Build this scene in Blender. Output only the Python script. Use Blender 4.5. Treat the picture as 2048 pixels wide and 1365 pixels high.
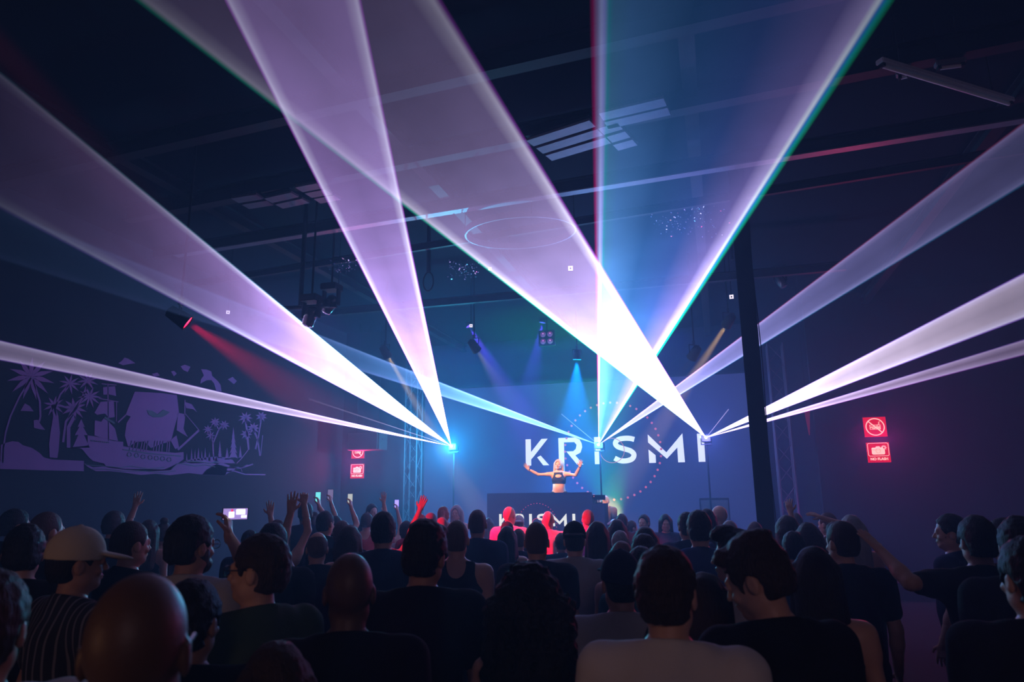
import bpy, bmesh, math, random
import numpy as np
from mathutils import Vector, Matrix, Quaternion
R = math.radians
random.seed(7); rng = np.random.default_rng(7)
for o in list(bpy.data.objects): bpy.data.objects.remove(o)
SC = bpy.context.scene
COL = SC.collection

# ------------------------------------------------------------------ camera
FPX = 1400.0
CAMZ = 1.97
YAW, PITCH, ROLL = R(16), R(12.5), R(0.6)
fw = Vector((-math.sin(YAW) * math.cos(PITCH), math.cos(YAW) * math.cos(PITCH), math.sin(PITCH)))
rt0 = Vector((math.cos(YAW), math.sin(YAW), 0))
up0 = rt0.cross(fw)
up = up0 * math.cos(ROLL) + rt0 * math.sin(ROLL)
rt = rt0 * math.cos(ROLL) - up0 * math.sin(ROLL)
CAM = Vector((0, 0, CAMZ))
cd = bpy.data.cameras.new('camera'); cam = bpy.data.objects.new('camera', cd); COL.objects.link(cam)
cam.matrix_world = Matrix(((rt.x, up.x, -fw.x, 0), (rt.y, up.y, -fw.y, 0), (rt.z, up.z, -fw.z, CAMZ), (0, 0, 0, 1)))
cd.sensor_width = 36; cd.lens = FPX * 36 / 2048; cd.clip_start = .05; cd.clip_end = 100
cd.dof.use_dof = True; cd.dof.focus_distance = 12.0; cd.dof.aperture_fstop = 3.2
SC.camera = cam
SC.view_settings.view_transform = 'Standard'; SC.view_settings.look = 'None'
SC.view_settings.exposure = 0; SC.view_settings.gamma = 1; SC.view_settings.use_curve_mapping = False
cy = SC.cycles
cy.max_bounces = 4; cy.diffuse_bounces = 2; cy.glossy_bounces = 2; cy.transmission_bounces = 2
cy.volume_bounces = 0; cy.transparent_max_bounces = 32; cy.use_denoising = True
cy.sample_clamp_indirect = 2.0; cy.caustics_reflective = False; cy.caustics_refractive = False

def ray(px, py): return fw + rt * ((px - 1024) / FPX) + up * ((682.5 - py) / FPX)
def atY(px, py, y): d = ray(px, py); return CAM + d * (y / d.y)
def atX(px, py, x): d = ray(px, py); return CAM + d * (x / d.x)
def atZ(px, py, z): d = ray(px, py); return CAM + d * ((z - CAMZ) / d.z)
def atD(px, py, D): return CAM + ray(px, py) * D

XL, XR, YF, YB, ZC = -10.0, 6.6, -3.0, 20.0, 6.6      # the hall

# ------------------------------------------------------------------ world: club haze filling the hall
W = bpy.data.worlds.new('world'); SC.world = W; W.use_nodes = True
nt = W.node_tree; nt.nodes.clear()
wo = nt.nodes.new('ShaderNodeOutputWorld'); bg = nt.nodes.new('ShaderNodeBackground')
bg.inputs[0].default_value = (0, 0, 0, 1); bg.inputs[1].default_value = 0
vs = nt.nodes.new('ShaderNodeVolumeScatter'); vs.inputs['Color'].default_value = (.34, .62, 1, 1)
vs.inputs['Density'].default_value = 0.0145; vs.inputs['Anisotropy'].default_value = 0.35
nt.links.new(bg.outputs[0], wo.inputs['Surface']); nt.links.new(vs.outputs[0], wo.inputs['Volume'])

# ------------------------------------------------------------------ lights of the room
def add_light(kind, name, loc, power, color, target=None, size=.1, angle=40, blend=.6, sy=None):
    l = bpy.data.lights.new(name, kind); l.energy = power; l.color = color
    if kind == 'AREA':
        l.size = size
        if sy: l.shape = 'RECTANGLE'; l.size_y = sy
    else: l.shadow_soft_size = size
    if kind == 'SPOT': l.spot_size = R(angle); l.spot_blend = blend
    o = bpy.data.objects.new(name, l); COL.objects.link(o); o.location = loc
    if target is not None:
        o.rotation_euler = (Vector(target) - Vector(loc)).to_track_quat('-Z', 'Y').to_euler()
    return o

LA, LB, LC = atY(903, 893, 16.6), atY(1197, 890, 16.8), atY(1412, 876, 16.6)   # laser apertures
add_light('POINT', 'laser_flare', LA + Vector((0, -.12, .0)), 1200, (.04, .58, 1.0), size=.05)
add_light('POINT', 'laser_flare', LB + Vector((0, -.12, .0)), 460, (.06, .34, 1.0), size=.05)
add_light('POINT', 'laser_flare', LC + Vector((0, -.12, .0)), 170, (.22, .22, 1.0), size=.05)
# wide blue washes above the stage and the floor
add_light('AREA', 'stage_wash', (-4, 17.8, 5.9), 200, (.10, .12, 1.0), (-4, 17.6, 0), size=7, sy=1)
add_light('AREA', 'hall_wash', (-4, 11, 6.2), 14, (.05, .12, 1.0), (-4, 11, 0), size=9, sy=4)
# dim warm lights behind the camera, source unseen
add_light('AREA', 'rear_light', (-3.6, -1.6, 1.7), 8, (1.0, .50, .30), (-.6, 1.6, 1.35), size=1.4, sy=.5)
add_light('AREA', 'rear_light', (1.5, -2.6, 3.0), 13, (1.0, .64, .76), (1.2, 3, 1.5), size=2.0, sy=.5)
# ------------------------------------------------------------------ materials
MATS = {}
def mat(name, col, rough=.6, metal=0, bump=0, bscale=60, emit=None, estr=1, vary=.0, vscale=8, spec=.5, coat=0, stretch=None):
    key = (name, tuple(col))
    if key in MATS: return MATS[key]
    m = bpy.data.materials.new(name); m.use_nodes = True; MATS[key] = m
    n = m.node_tree; b = n.nodes['Principled BSDF']
    b.inputs['Base Color'].default_value = (*col, 1); b.inputs['Roughness'].default_value = rough
    b.inputs['Metallic'].default_value = metal; b.inputs['Specular IOR Level'].default_value = spec
    if coat: b.inputs['Coat Weight'].default_value = coat
    tc = n.nodes.new('ShaderNodeTexCoord'); src = tc.outputs['Object']
    if stretch:
        mp = n.nodes.new('ShaderNodeMapping'); mp.inputs['Scale'].default_value = stretch
        n.links.new(src, mp.inputs[0]); src = mp.outputs[0]
    if vary:
        nz = n.nodes.new('ShaderNodeTexNoise'); nz.inputs['Scale'].default_value = vscale; nz.inputs['Detail'].default_value = 4
        n.links.new(src, nz.inputs['Vector'])
        mx = n.nodes.new('ShaderNodeMix'); mx.data_type = 'RGBA'
        mx.inputs[6].default_value = (*[c * (1 - vary) for c in col], 1); mx.inputs[7].default_value = (*[min(1, c * (1 + vary)) for c in col], 1)
        n.links.new(nz.outputs[0], mx.inputs[0]); n.links.new(mx.outputs[2], b.inputs['Base Color'])
    if bump:
        nb = n.nodes.new('ShaderNodeTexNoise'); nb.inputs['Scale'].default_value = bscale; nb.inputs['Detail'].default_value = 3
        n.links.new(src, nb.inputs['Vector'])
        bp = n.nodes.new('ShaderNodeBump'); bp.inputs['Strength'].default_value = bump; bp.inputs['Distance'].default_value = .01
        n.links.new(nb.outputs[0], bp.inputs['Height']); n.links.new(bp.outputs[0], b.inputs['Normal'])
    if emit:
        b.inputs['Emission Color'].default_value = (*emit, 1); b.inputs['Emission Strength'].default_value = estr
        m.cycles.emission_sampling = 'NONE'
    return m

# ------------------------------------------------------------------ mesh helpers
class MB:
    def __init__(s): s.v = []; s.f = []
    def add(s, vs, fs):
        k = len(s.v); s.v += [tuple(v) for v in vs]; s.f += [tuple(i + k for i in f) for f in fs]; return s
    def box(s, c, d, rot=None):
        c = Vector(c); hx, hy, hz = d[0] / 2, d[1] / 2, d[2] / 2
        vs = [Vector((x, y, z)) for x in (-hx, hx) for y in (-hy, hy) for z in (-hz, hz)]
        if rot is not None: vs = [rot @ v for v in vs]
        return s.add([c + v for v in vs], [(0, 1, 3, 2), (4, 6, 7, 5), (0, 4, 5, 1), (2, 3, 7, 6), (0, 2, 6, 4), (1, 5, 7, 3)])
    def tube(s, a, b, r1, r2=None, n=12):
        a, b = Vector(a), Vector(b); r2 = r1 if r2 is None else r2
        d = (b - a).normalized(); u = d.orthogonal().normalized(); w = d.cross(u)
        vs = []
        for p, r in ((a, r1), (b, r2)):
            for i in range(n): t = 2 * math.pi * i / n; vs.append(p + u * r * math.cos(t) + w * r * math.sin(t))
        fs = [(i, (i + 1) % n, n + (i + 1) % n, n + i) for i in range(n)] + [tuple(range(n - 1, -1, -1)), tuple(range(n, 2 * n))]
        return s.add(vs, fs)
    def path(s, pts, r, n=8):
        for a, b in zip(pts[:-1], pts[1:]): s.tube(a, b, r, n=n)
        return s
    def lathe(s, prof, mtx=None, n=24):       # prof: (radius, z)
        vs = []
        for r, z in prof:
            for i in range(n): t = 2 * math.pi * i / n; vs.append(Vector((r * math.cos(t), r * math.sin(t), z)))
        if mtx is not None: vs = [mtx @ v for v in vs]
        fs = []
        for k in range(len(prof) - 1):
            for i in range(n): fs.append((k * n + i, k * n + (i + 1) % n, (k + 1) * n + (i + 1) % n, (k + 1) * n + i))
        fs += [tuple(range(n - 1, -1, -1)), tuple(range((len(prof) - 1) * n, len(prof) * n))]
        return s.add(vs, fs)
    def ball(s, c, r, n=10):
        return s.lathe([(r * math.sin(math.pi * (k + .02) / (n + .04)), -r * math.cos(math.pi * (k + .02) / (n + .04))) for k in range(n + 1)], Matrix.Translation(c), 14)
    def prism(s, poly, f0, depth):             # poly 2-D, f0(u,v,w)->point
        n = len(poly)
        vs = [f0(u, v, 0) for u, v in poly] + [f0(u, v, depth) for u, v in poly]
        fs = [tuple(range(n)), tuple(range(2 * n - 1, n - 1, -1))] + [(i, i + n, (i + 1) % n + n, (i + 1) % n) for i in range(n)]
        return s.add(vs, fs)
    def build(s, name, m, parent=None, smooth=False, loc=None, bevel=0):
        me = bpy.data.meshes.new(name); me.from_pydata(s.v, [], s.f); me.validate(); 
        bm = bmesh.new(); bm.from_mesh(me); bmesh.ops.recalc_face_normals(bm, faces=bm.faces)
        ng = [f for f in bm.faces if len(f.verts) > 4]
        if ng: bmesh.ops.triangulate(bm, faces=ng)
        if bevel: bmesh.ops.bevel(bm, geom=[e for e in bm.edges if len(e.link_faces) == 2 and e.calc_face_angle(0) > .6], offset=bevel, segments=2, affect='EDGES')
        bm.to_mesh(me); bm.free()
        me.materials.append(m)
        o = bpy.data.objects.new(name, me); COL.objects.link(o)
        if parent: o.parent = parent
        if loc is not None: o.location = loc
        if smooth: me.polygons.foreach_set('use_smooth', [True] * len(me.polygons))
        return o
def tag(o, label=None, cat=None, group=None, kind=None):
    if label: o['label'] = label
    if cat: o['category'] = cat
    if group: o['group'] = group
    if kind: o['kind'] = kind
    return o
def empty(name, loc=(0, 0, 0), rz=0):
    o = bpy.data.objects.new(name, None); COL.objects.link(o); o.location = loc; o.rotation_euler = (0, 0, rz); o.empty_display_size = .1
    return o

# ------------------------------------------------------------------ the hall
m_wall = mat('painted_dark_wall', (.012, .012, .017), .9, spec=.04, bump=.3, bscale=9, vary=.25, vscale=1.5)
m_ceil = mat('black_roof_deck', (.004, .005, .009), .9, spec=.03, bump=.4, bscale=6)
m_floor = mat('worn_concrete', (.009, .009, .011), .9, spec=.05, bump=.25, bscale=14, vary=.3, vscale=2)
m_steel = mat('dark_painted_steel', (.006, .007, .011), .6, spec=.12, metal=.0, bump=.15, bscale=20)
m_gal = mat('galvanised_steel', (.11, .11, .14), .45, metal=.3, bump=.2, bscale=30, vary=.35, vscale=5)
m_black = mat('matt_black', (.010, .010, .012), .8, spec=.15)
m_alu = mat('aluminium', (.5, .5, .52), .35, metal=.8)
def struct(o): o['kind'] = 'structure'; return o
T = .15
struct(MB().box(((XL + XR) / 2, (YF + YB) / 2, -T / 2), (XR - XL + 2 * T, YB - YF + 2 * T, T)).build('floor', m_floor))
struct(MB().box(((XL + XR) / 2, (YF + YB) / 2, ZC + T / 2), (XR - XL + 2 * T, YB - YF + 2 * T, T)).build('ceiling', m_ceil))
struct(MB().box((XL - T / 2, (YF + YB) / 2, ZC / 2), (T, YB - YF, ZC)).build('wall_left', m_wall))
struct(MB().box((XR + T / 2, (YF + YB) / 2, ZC / 2), (T, YB - YF, ZC)).build('wall_right', m_wall))
struct(MB().box(((XL + XR) / 2, YB + T / 2, ZC / 2), (XR - XL + 2 * T, T, ZC)).build('wall_back', m_wall))
struct(MB().box(((XL + XR) / 2, YF - T / 2, ZC / 2), (XR - XL + 2 * T, T, ZC)).build('wall_front', m_wall))
xr0 = atY(1640, 950, 17.6).x; xl0 = atY(806, 950, 17.6).x
w_r = struct(MB().box(((XR + xr0) / 2, 17.7, ZC / 2), (XR - xr0, .2, ZC)).build('wall_stage_right', m_wall))
w_l = struct(MB().box(((XL + xl0) / 2, 17.7, ZC / 2), (xl0 - XL, .2, ZC)).build('wall_stage_left', m_wall))
struct(MB().box((-3, 17.6, .15), (XR - XL - .2, 4.75, .3)).build('floor_stage', m_black)); 

# steel post in front of the stage
pt = atD(1496, 560, 8.6); pb = atD(1529, 1010, 8.6)
px_, py_ = pb.x, pb.y
w_ = .205; q = MB()
rotp = Matrix.Rotation(-R(3.3), 3, 'Z')
q.box((px_, py_, 3.3), (w_, .02, 6.5), rotp)
q2 = MB(); 
for sgn in (-1, 1): q.add(*(lambda b: (b.v, b.f))(MB().box(Vector((px_, py_, 3.3)) + rotp @ Vector((0, sgn * .1, 0)), (w_, .018, 6.5), rotp)))
q.box((px_, py_, 3.3), (.02, .2, 6.5), rotp)
pil = MB().box((px_, py_, 3.24), (w_, w_, 6.48), rotp)
post = struct(pil.build('pillar', m_steel, bevel=.012))
bpt = MB().box((px_, py_, .012), (.38, .38, .024), rotp); bpt.build('base_plate', m_steel, post)
cb = MB().path([Vector((px_, py_, 0)) + rotp @ Vector((.112 + .01 * math.sin(k * .9), -.06, .6 + k * .35)) for k in range(16)], .006, 6)
cb.build('cable', m_black, post)

# ceiling: two cross beams, each with purlins and braces, traced back to real heights
def cross_beam(p, q_, z, name='ceiling_beam', h=.16, d=.12, over=2.0):
    a, b = atZ(*p, z), atZ(*q_, z); dr = (b - a).normalized()
    m = MB(); L = (b - a).length + 2 * over; c = (a + b) / 2
    ang = math.atan2(dr.y, dr.x); rm = Matrix.Rotation(ang, 3, 'Z')
    m.box(c, (L, d, .02), rm); m.box(c + Vector((0, 0, h)), (L, d, .02), rm); m.box(c + Vector((0, 0, h / 2)), (L, .02, h), rm)
    o = struct(m.build(name, m_steel)); return o, a, b, dr, rm
b1, a1, e1, d1, rm1 = cross_beam((496, 487), (1990, 247), 6.0)
fl = MB().box((a1 + e1) / 2 + Vector((0, 0, -.02)), ((e1 - a1).length + 3, .13, .016), rm1); fl.build('flange', m_gal, b1)
b2, a2, e2, d2, rm2 = cross_beam((470, 560), (1900, 330), 5.92, over=1.5, h=.1, d=.06)
b3, a3, e3, d3, rm3 = cross_beam((460, 402), (2010, 95), 6.15, h=.22, d=.16)
b4, a4, e4, d4, rm4 = cross_beam((180, 330), (1900, -60), 6.2, h=.22, d=.16)
b5, a5, e5, d5, rm5 = cross_beam((560, 640), (1460, 560), 5.9, h=.14, d=.1)
# long roof girders running towards the stage
for x in (-7.2, -3.6, 0.0, 3.6):
    m = MB(); m.box((x, 8.5, 6.48), (.16, 22.6, .02)); m.box((x, 8.5, 6.40), (.02, 22.6, .2)); m.box((x, 8.5, 6.31), (.16, 22.6, .02))
    struct(m.build('ceiling_beam', m_steel))
# profiled steel sheets lit from below
def sheet(p, q_, n, gap, lab, z=6.0, wd=.16):
    a, b = atZ(*p, z), atZ(*q_, z); dr = (b - a).normalized(); nn = Vector((-dr.y, dr.x, 0)); rm = Matrix.Rotation(math.atan2(dr.y, dr.x), 3, 'Z')
    e = empty('roof_sheet', (a + b) / 2)
    for i in range(n):
        MB().box(nn * (i * gap), ((b - a).length, wd, .03), rm).build('rib', m_gal, e)
    MB().box(nn * (n - 1) * gap * .5 + Vector((0, 0, .04)), ((b - a).length, n * gap, .02), rm).build('sheet_panel', m_steel, e)
    tag(e, lab, 'roof sheet')
sheet((470, 400), (520, 392), 2, .22, 'short ribbed steel roof sheet above the left laser fan, leftmost of its row')
sheet((536, 400), (590, 388), 2, .22, 'ribbed steel roof sheet in the middle of the left row of roof sheets')
sheet((598, 378), (640, 370), 3, .2, 'ribbed steel roof sheet right beside the upright purple laser fan')
sheet((1060, 285), (1185, 245), 3, .22, 'long ribbed steel roof sheet just left of the vertical laser edge')
sheet((1200, 262), (1240, 250), 3, .22, 'short ribbed steel roof sheet just right of the vertical laser edge')
sheet((1202, 232), (1330, 202), 2, .2, 'upper ribbed steel roof sheet inside the blue laser fan')

# fluorescent batten top right and its dark neighbours
def batten(p, q_, z, lab, mm, r=.05):
    a, b = atZ(*p, z), atZ(*q_, z); e = empty('tube_light', (a + b) / 2); dr = (b - a); L = dr.length; rm = Matrix.Rotation(math.atan2(dr.y, dr.x), 3, 'Z')
    MB().box((0, 0, 0), (L, .085, .05), rm).build('tray', mm, e, bevel=.008)
    MB().tube(rm @ Vector((-L / 2 + .04, 0, -.045)), rm @ Vector((L / 2 - .04, 0, -.045)), .018).build('tube', mat('unlit_tube', (.7, .7, .75), .3), e)
    for sx in (-1, 1): MB().box(rm @ Vector((sx * (L / 2 - .03), 0, -.035)), (.03, .06, .05), rm).build('tube_holder', m_black, e)
    ht = ZC - z
    for sx in (-.7, .7): MB().tube(rm @ Vector((sx * L / 2, 0, .02)), rm @ Vector((sx * L / 2, 0, ht)), .006, n=6).build('hanger', m_black, e)
    tag(e, lab, 'light fitting')
m_tray = mat('white_enamel', (.55, .55, .62), .4)
batten((1758, 122), (2022, 202), 5.9, 'long pale unlit tube light hanging at the dark upper right of the ceiling', m_tray)
batten((1870, 130), (1930, 122), 6.1, 'short dark tube light behind the long pale one', mat('grey_enamel', (.12, .11, .13), .5))
batten((1792, 150), (1822, 143), 6.1, 'smallest dark tube light under the upper end of the long pale one', mat('grey_enamel', (.12, .11, .13), .5))

# hanging pipe with cross bar and fixture (left), second pipe with hook (centre)
def hang(px, ytop, ybot, D, lab, cross=None, loop=False):
    b = atD(px, ybot, D); e = empty('hanging_pole', b)
    MB().tube((0, 0, 0), (0, 0, ZC - b.z), .035).build('pole', m_steel, e)
    if cross:
        MB().tube((-cross, 0, .0), (cross, .1, -.02), .03).build('cross_bar', m_steel, e)
        for sx in (-.8, .8): MB().box((sx * cross, 0, -.0), (.08, .09, .12)).build('clamp', m_black, e, bevel=.01)
    if loop:
        MB().path([Vector((.09 * math.sin(t), 0, -.16 - .16 * math.cos(t) * -1)) for t in np.linspace(0, 2 * math.pi, 17)], .012, 6).build('cable_loop', m_black, e)
    tag(e, lab, 'hanging pole')
hang(601, 490, 612, 10.5, 'dark ceiling pole with a cross bar hanging left of the upright laser fan', cross=.55)
hang(857, 450, 545, 11.5, 'dark ceiling pole ending in a cable loop right of the upright laser fan', loop=True)
hang(1463, 420, 520, 12.5, 'short dark ceiling pole beside the top of the black pillar')

# curved duct ring hanging under the roof
def ring_duct(px, py, D, r, lab):
    c = atD(px, py, D); m = MB()
    pts = [c + Vector((r * math.cos(t), r * .75 * math.sin(t), .0)) for t in np.linspace(0, 2 * math.pi, 49)]
    for a, b in zip(pts[:-1], pts[1:]):
        up_ = Vector((0, 0, .05)); m.add([a - up_, b - up_, b + up_, a + up_, a * 1 + (c - a) * .03 - up_, b + (c - b) * .03 - up_, b + (c - b) * .03 + up_, a + (c - a) * .03 + up_], [(0, 1, 2, 3), (4, 7, 6, 5), (0, 4, 5, 1), (3, 2, 6, 7)])
    e = empty('ceiling_ring', c); 
    m.v = [tuple(Vector(v) - c) for v in m.v]
    m.build('hoop', m_gal, e)
    for k in range(4):
        t = k * math.pi / 2 + .4; MB().tube((r * math.cos(t), r * .75 * math.sin(t), 0), (r * math.cos(t), r * .75 * math.sin(t), ZC - c.z), .006, n=6).build('hanger', m_black, e)
    tag(e, lab, 'ceiling ring')
ring_duct(1040, 462, 10.5, .85, 'thin pale metal hoop hanging flat under the roof above the stage')

# ------------------------------------------------------------------ stage fixtures
def lens_mat(c, s): return mat('lamp_lens', c, .3, emit=c, estr=s)
def par_can(px, py, y, aim, color, power, angle, lab, lensr=.085, estr=12, beam=True, blend=.7, size=.04):
    p = atY(px, py, y); d = (Vector(aim) - p).normalized()
    e = empty('spotlight', p); mt = d.to_track_quat('Z', 'Y').to_matrix().to_4x4()
    MB().lathe([(.03, -.26), (.075, -.24), (.09, -.12), (.1, 0), (.105, .02), (.098, .02), (.09, -.02)], mt).build('housing', m_black, e, smooth=True); hs_ = e.children[0]
    MB().lathe([(lensr, -.005), (lensr, .004), (lensr * .5, .010), (.004, .012)], mt).build('lens', lens_mat(color, estr), hs_)
    yk = MB(); s = Vector((d.y, -d.x, 0)).normalized() if abs(d.z) < .99 else Vector((1, 0, 0))
    c0 = d * -.1
    yk.path([c0 - s * .11, c0 - s * .12 + Vector((0, 0, .16)), c0 + s * .12 + Vector((0, 0, .16)), c0 + s * .11], .009, 6)
    yk.build('yoke', m_steel, e)
    MB().box(c0 + Vector((0, 0, .2)), (.05, .05, .09)).build('clamp', m_steel, e)
    MB().tube(c0 + Vector((0, 0, .22)), Vector((c0.x, c0.y, ZC - p.z)), .014, n=8).build('drop_pole', m_steel, e)
    tag(e, lab, 'spotlight')
    if power:
        l = add_light('SPOT', 'spot_beam', p + d * .05, power, color, p + d * 5, size=size, angle=angle, blend=blend)
    return e
DJ = atY(1118, 950, 16.4)
par_can(374, 645, 6.8, atY(1045, 1085, 9.4), (1, .0, .03), 11000, 21, 'red spotlight high on the left above the ship mural', estr=6)
par_can(775, 712, 13.5, atY(915, 950, 16.0), (1, .42, .12), 80000, 9, 'amber spotlight between the two left laser fans')
par_can(953, 700, 13.6, DJ, (1, .50, .20), 3200, 26, 'dim amber spotlight under the violet one at stage centre', estr=.25)
par_can(938, 652, 17.5, atY(1060, 860, 17.6), (.25, .04, 1), 15000, 20, 'violet spotlight left of the four lamp blinder', estr=1.2)
par_can(1085, 645, 17.8, atY(1050, 820, 17.6), (.18, .03, 1), 10000, 24, 'violet spotlight directly above the four lamp blinder', estr=.4)
par_can(1154, 720, 17.2, atY(1148, 940, 17.6), (.0, .30, 1), 22000, 42, 'bright cyan spotlight hanging over the performer', estr=16, lensr=.1)
par_can(1453, 650, 13.6, atY(1330, 840, 16.0), (1, .36, .09), 90000, 9, 'amber spotlight just left of the black pillar')
par_can(1428, 512, 14.5, atY(1320, 760, 15.2), (1, .05, .25), 14000, 12, 'pink spotlight behind the right edge of the blue laser fan', estr=.6)
par_can(1384, 715, 13.6, atY(1211, 1000, 16.2), (1, .55, .25), 1500, 12, 'small pale spotlight between the laser fans right of centre', estr=1.0, lensr=.06)
gp = atY(1240, 1066, 18.0)
def floor_can(p, aim, color, power, angle, lab):
    d = (Vector(aim) - p).normalized(); e = empty('floor_spotlight', p); mt = d.to_track_quat('Z', 'Y').to_matrix().to_4x4()
    MB().lathe([(.03, -.22), (.09, -.12), (.1, 0), (.105, .02), (.09, -.01)], mt).build('housing', m_black, e, smooth=True); MB().lathe([(.085, -.005), (.05, .01), (.004, .012)], mt).build('lens', lens_mat(color, 8), e)
    for sx in (-1, 1): MB().tube((sx * .12, 0, 0), (sx * .14, 0, .3 - p.z + .01), .012, n=6).build('leg', m_steel, e)
    tag(e, lab, 'spotlight'); add_light('SPOT', 'spot_beam', p + d * .05, power, color, p + d * 5, size=.05, angle=angle, blend=1)
floor_can(gp, gp + Vector((-.22, .1, 1)), (.0, 1, .16), 9000, 60, 'green floor spotlight glowing behind the grey haired person')

mg = atY(1600, 1046, 16.7); mg.z = .55
floor_can(mg, Vector((mg.x - .15, 17.25, 3.2)), (.75, .06, .9), 160, 40, 'magenta floor spotlight at the foot of the right truss tower')
# ------------------------------------------------------------------ word and dotted ring used on the screen and on the booth
def arc(cx, cy, r, a0, a1, n): return [(cx + r * math.cos(R(a0 + (a1 - a0) * k / n)), cy + r * math.sin(R(a0 + (a1 - a0) * k / n))) for k in range(n + 1)]
def smooth(P, n=4):
    Q = [P[0]] + P + [P[-1]]; o = []
    for i in range(1, len(Q) - 2):
        a, b, c_, d = Q[i - 1:i + 3]
        for k in range(n):
            t = k / n; o.append(tuple(.5 * (2 * b[j] + (c_[j] - a[j]) * t + (2 * a[j] - 5 * b[j] + 4 * c_[j] - d[j]) * t * t + (3 * b[j] - a[j] - 3 * c_[j] + d[j]) * t ** 3) for j in (0, 1)))
    return o + [P[-1]]
def thick(path, w):
    L_, R_ = [], []
    for i, p in enumerate(path):
        a = path[max(i - 1, 0)]; b = path[min(i + 1, len(path) - 1)]
        dx, dy = b[0] - a[0], b[1] - a[1]; l = math.hypot(dx, dy) or 1; nx, ny = -dy / l * w / 2, dx / l * w / 2
        L_.append((p[0] + nx, p[1] + ny)); R_.append((p[0] - nx, p[1] - ny))
    return L_ + R_[::-1]
# glyph units: x to the right, y up, cap height 205, word width 1358
GLY = {
 'letter_k': [[(0, 0), (43, 0), (43, 205), (0, 205)], [(43, 104), (130, 205), (179, 205), (64, 70), (43, 48)], [(92, 62), (120, 76), (187, 0), (140, 0)]],
 'letter_r': [[(265, 0), (308, 0), (308, 172), (265, 172)], [(265, 172), (390, 172), (407, 150), (400, 120), (380, 102), (325, 102), (407, 0), (455, 0), (395, 70), (435, 90), (450, 130), (447, 160), (432, 190), (395, 207), (265, 207)]],
 'letter_i': [[(545, 0), (592, 0), (592, 205), (545, 205)]],
 'letter_s': [thick(smooth([(850, 178), (815, 187), (770, 188), (728, 180), (706, 155), (722, 128), (770, 110), (818, 93), (842, 66), (828, 34), (785, 20), (738, 22), (696, 42)]), 38)],
 'letter_m': [[(952, 0), (1002, 0), (1002, 56), (952, 100)], [(952, 212), (1082, 75), (1206, 212), (1212, 0), (1163, 0), (1163, 108), (1083, 28), (952, 152)]],
 'letter_i.001': [[(1310, 0), (1358, 0), (1358, 205), (1310, 205)]],
}
def word(o, ux, uz, un, parent, m, dots_m, s, ring=(680, 100, 365, 44, 9)):
    """o origin (local), ux/uz local axis per glyph unit"""
    f0 = lambda u, v, w: o + ux * (u * s) + uz * (v * s) + un * w
    for k, polys in GLY.items():
        b = MB()
        for p in polys: b.prism(p, f0, .012)
        b.build(k.split('.')[0], m, parent)
    cx, cy_, rr, n, dr = ring
    for i in range(n):
        a = 2 * math.pi * i / n
        c = (cx + rr * math.cos(a), cy_ + rr * math.sin(a))
        MB().prism([(c[0] + dr * math.cos(t), c[1] + dr * math.sin(t)) for t in np.linspace(0, 2 * math.pi, 9)[:-1]], lambda u, v, w: f0(u, v, w) + un * .014, .006).build('ring_dot', dots_m, parent)
    ir = MB(); pts = arc(cx, cy_, 92, 0, 360, 40)
    for a, b in zip(pts[:-1], pts[1:]): ir.prism(thick([a, b], 5), lambda u, v, w: f0(u, v, w) + un * .014, .004)
    ir.build('inner_ring', dots_m, parent)

# big screen at the back of the stage
sy = 19.6
o0 = atY(1051, 932, sy); o1 = atY(1411, 924, sy)
s_big = (o1.x - o0.x) / 1358
scr = empty('stage_screen', (-4.0, sy + .06, 0))
sx0, sx1 = atY(845, 900, sy).x, atY(1530, 900, sy).x
m_scr = mat('screen_face', (.02, .022, .04), .8, spec=.08, emit=(.018, .022, .095), estr=1)
MB().box(((sx0 + sx1) / 2 + 4.0, 0.05, 2.75), (sx1 - sx0, .1, 4.8)).build('screen_panel', m_scr, scr)
fr = MB()
for z in (.3, 5.2): fr.box(((sx0 + sx1) / 2 + 4.0, .05, z), (sx1 - sx0 + .2, .16, .08))
for x in (sx0, sx1): fr.box((x + 4.0, .05, 2.75), (.08, .16, 4.98))
fr.build('screen_frame', m_black, scr)
m_let = mat('lit_letter', (.3, .3, .3), .6, emit=(.72, .74, .90), estr=1.0)
m_dot = mat('lit_red_dot', (.3, .05, .05), .6, emit=(.42, .06, .12), estr=1.0)
# small slope so the word follows the photographed screen
word(Vector((o0.x + 4.0, -.012, (o0.z + o1.z) / 2)), Vector((1, 0, 0)), Vector((0, 0, 1)), Vector((0, -1, 0)), scr, m_let, m_dot, s_big)
tag(scr, 'large stage screen with pale KRISMI lettering and a ring of faint red dots', 'screen')

# ------------------------------------------------------------------ riser, booth, side desk
by = 15.4
tl, tr = atY(975, 987, by), atY(1184, 985.5, by)
TZ = (tl.z + tr.z) / 2; RZ = TZ - .93
ris = MB().box(((tl.x + tr.x) / 2 - .1, by + 1.16, (.3 + RZ) / 2), (tr.x - tl.x - .25, .84, RZ - .3)).build('stage_riser', m_black)
tag(ris, 'black platform behind the booth that lifts the performer above the crowd', 'platform')
bo = empty('performer_booth', (tl.x, by, .3))
bw = tr.x - tl.x; bh = TZ - .3
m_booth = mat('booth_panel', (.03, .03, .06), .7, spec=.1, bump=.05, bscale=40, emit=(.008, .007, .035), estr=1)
MB().box((bw / 2, -.02, bh / 2), (bw, .04, bh)).build('front_panel', m_booth, bo)
MB().box((bw / 2, .36, bh - .16), (bw, .72, .04)).build('table_top', m_black, bo)
for x in (.02, bw - .02): MB().box((x, .36, bh / 2 - .09), (.04, .70, bh - .18)).build('side_panel', m_black, bo)
sp = atY(1000, 1063, by); sq = atY(1152, 1060, by)
s_sm = (sq.x - sp.x) / 1358
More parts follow.
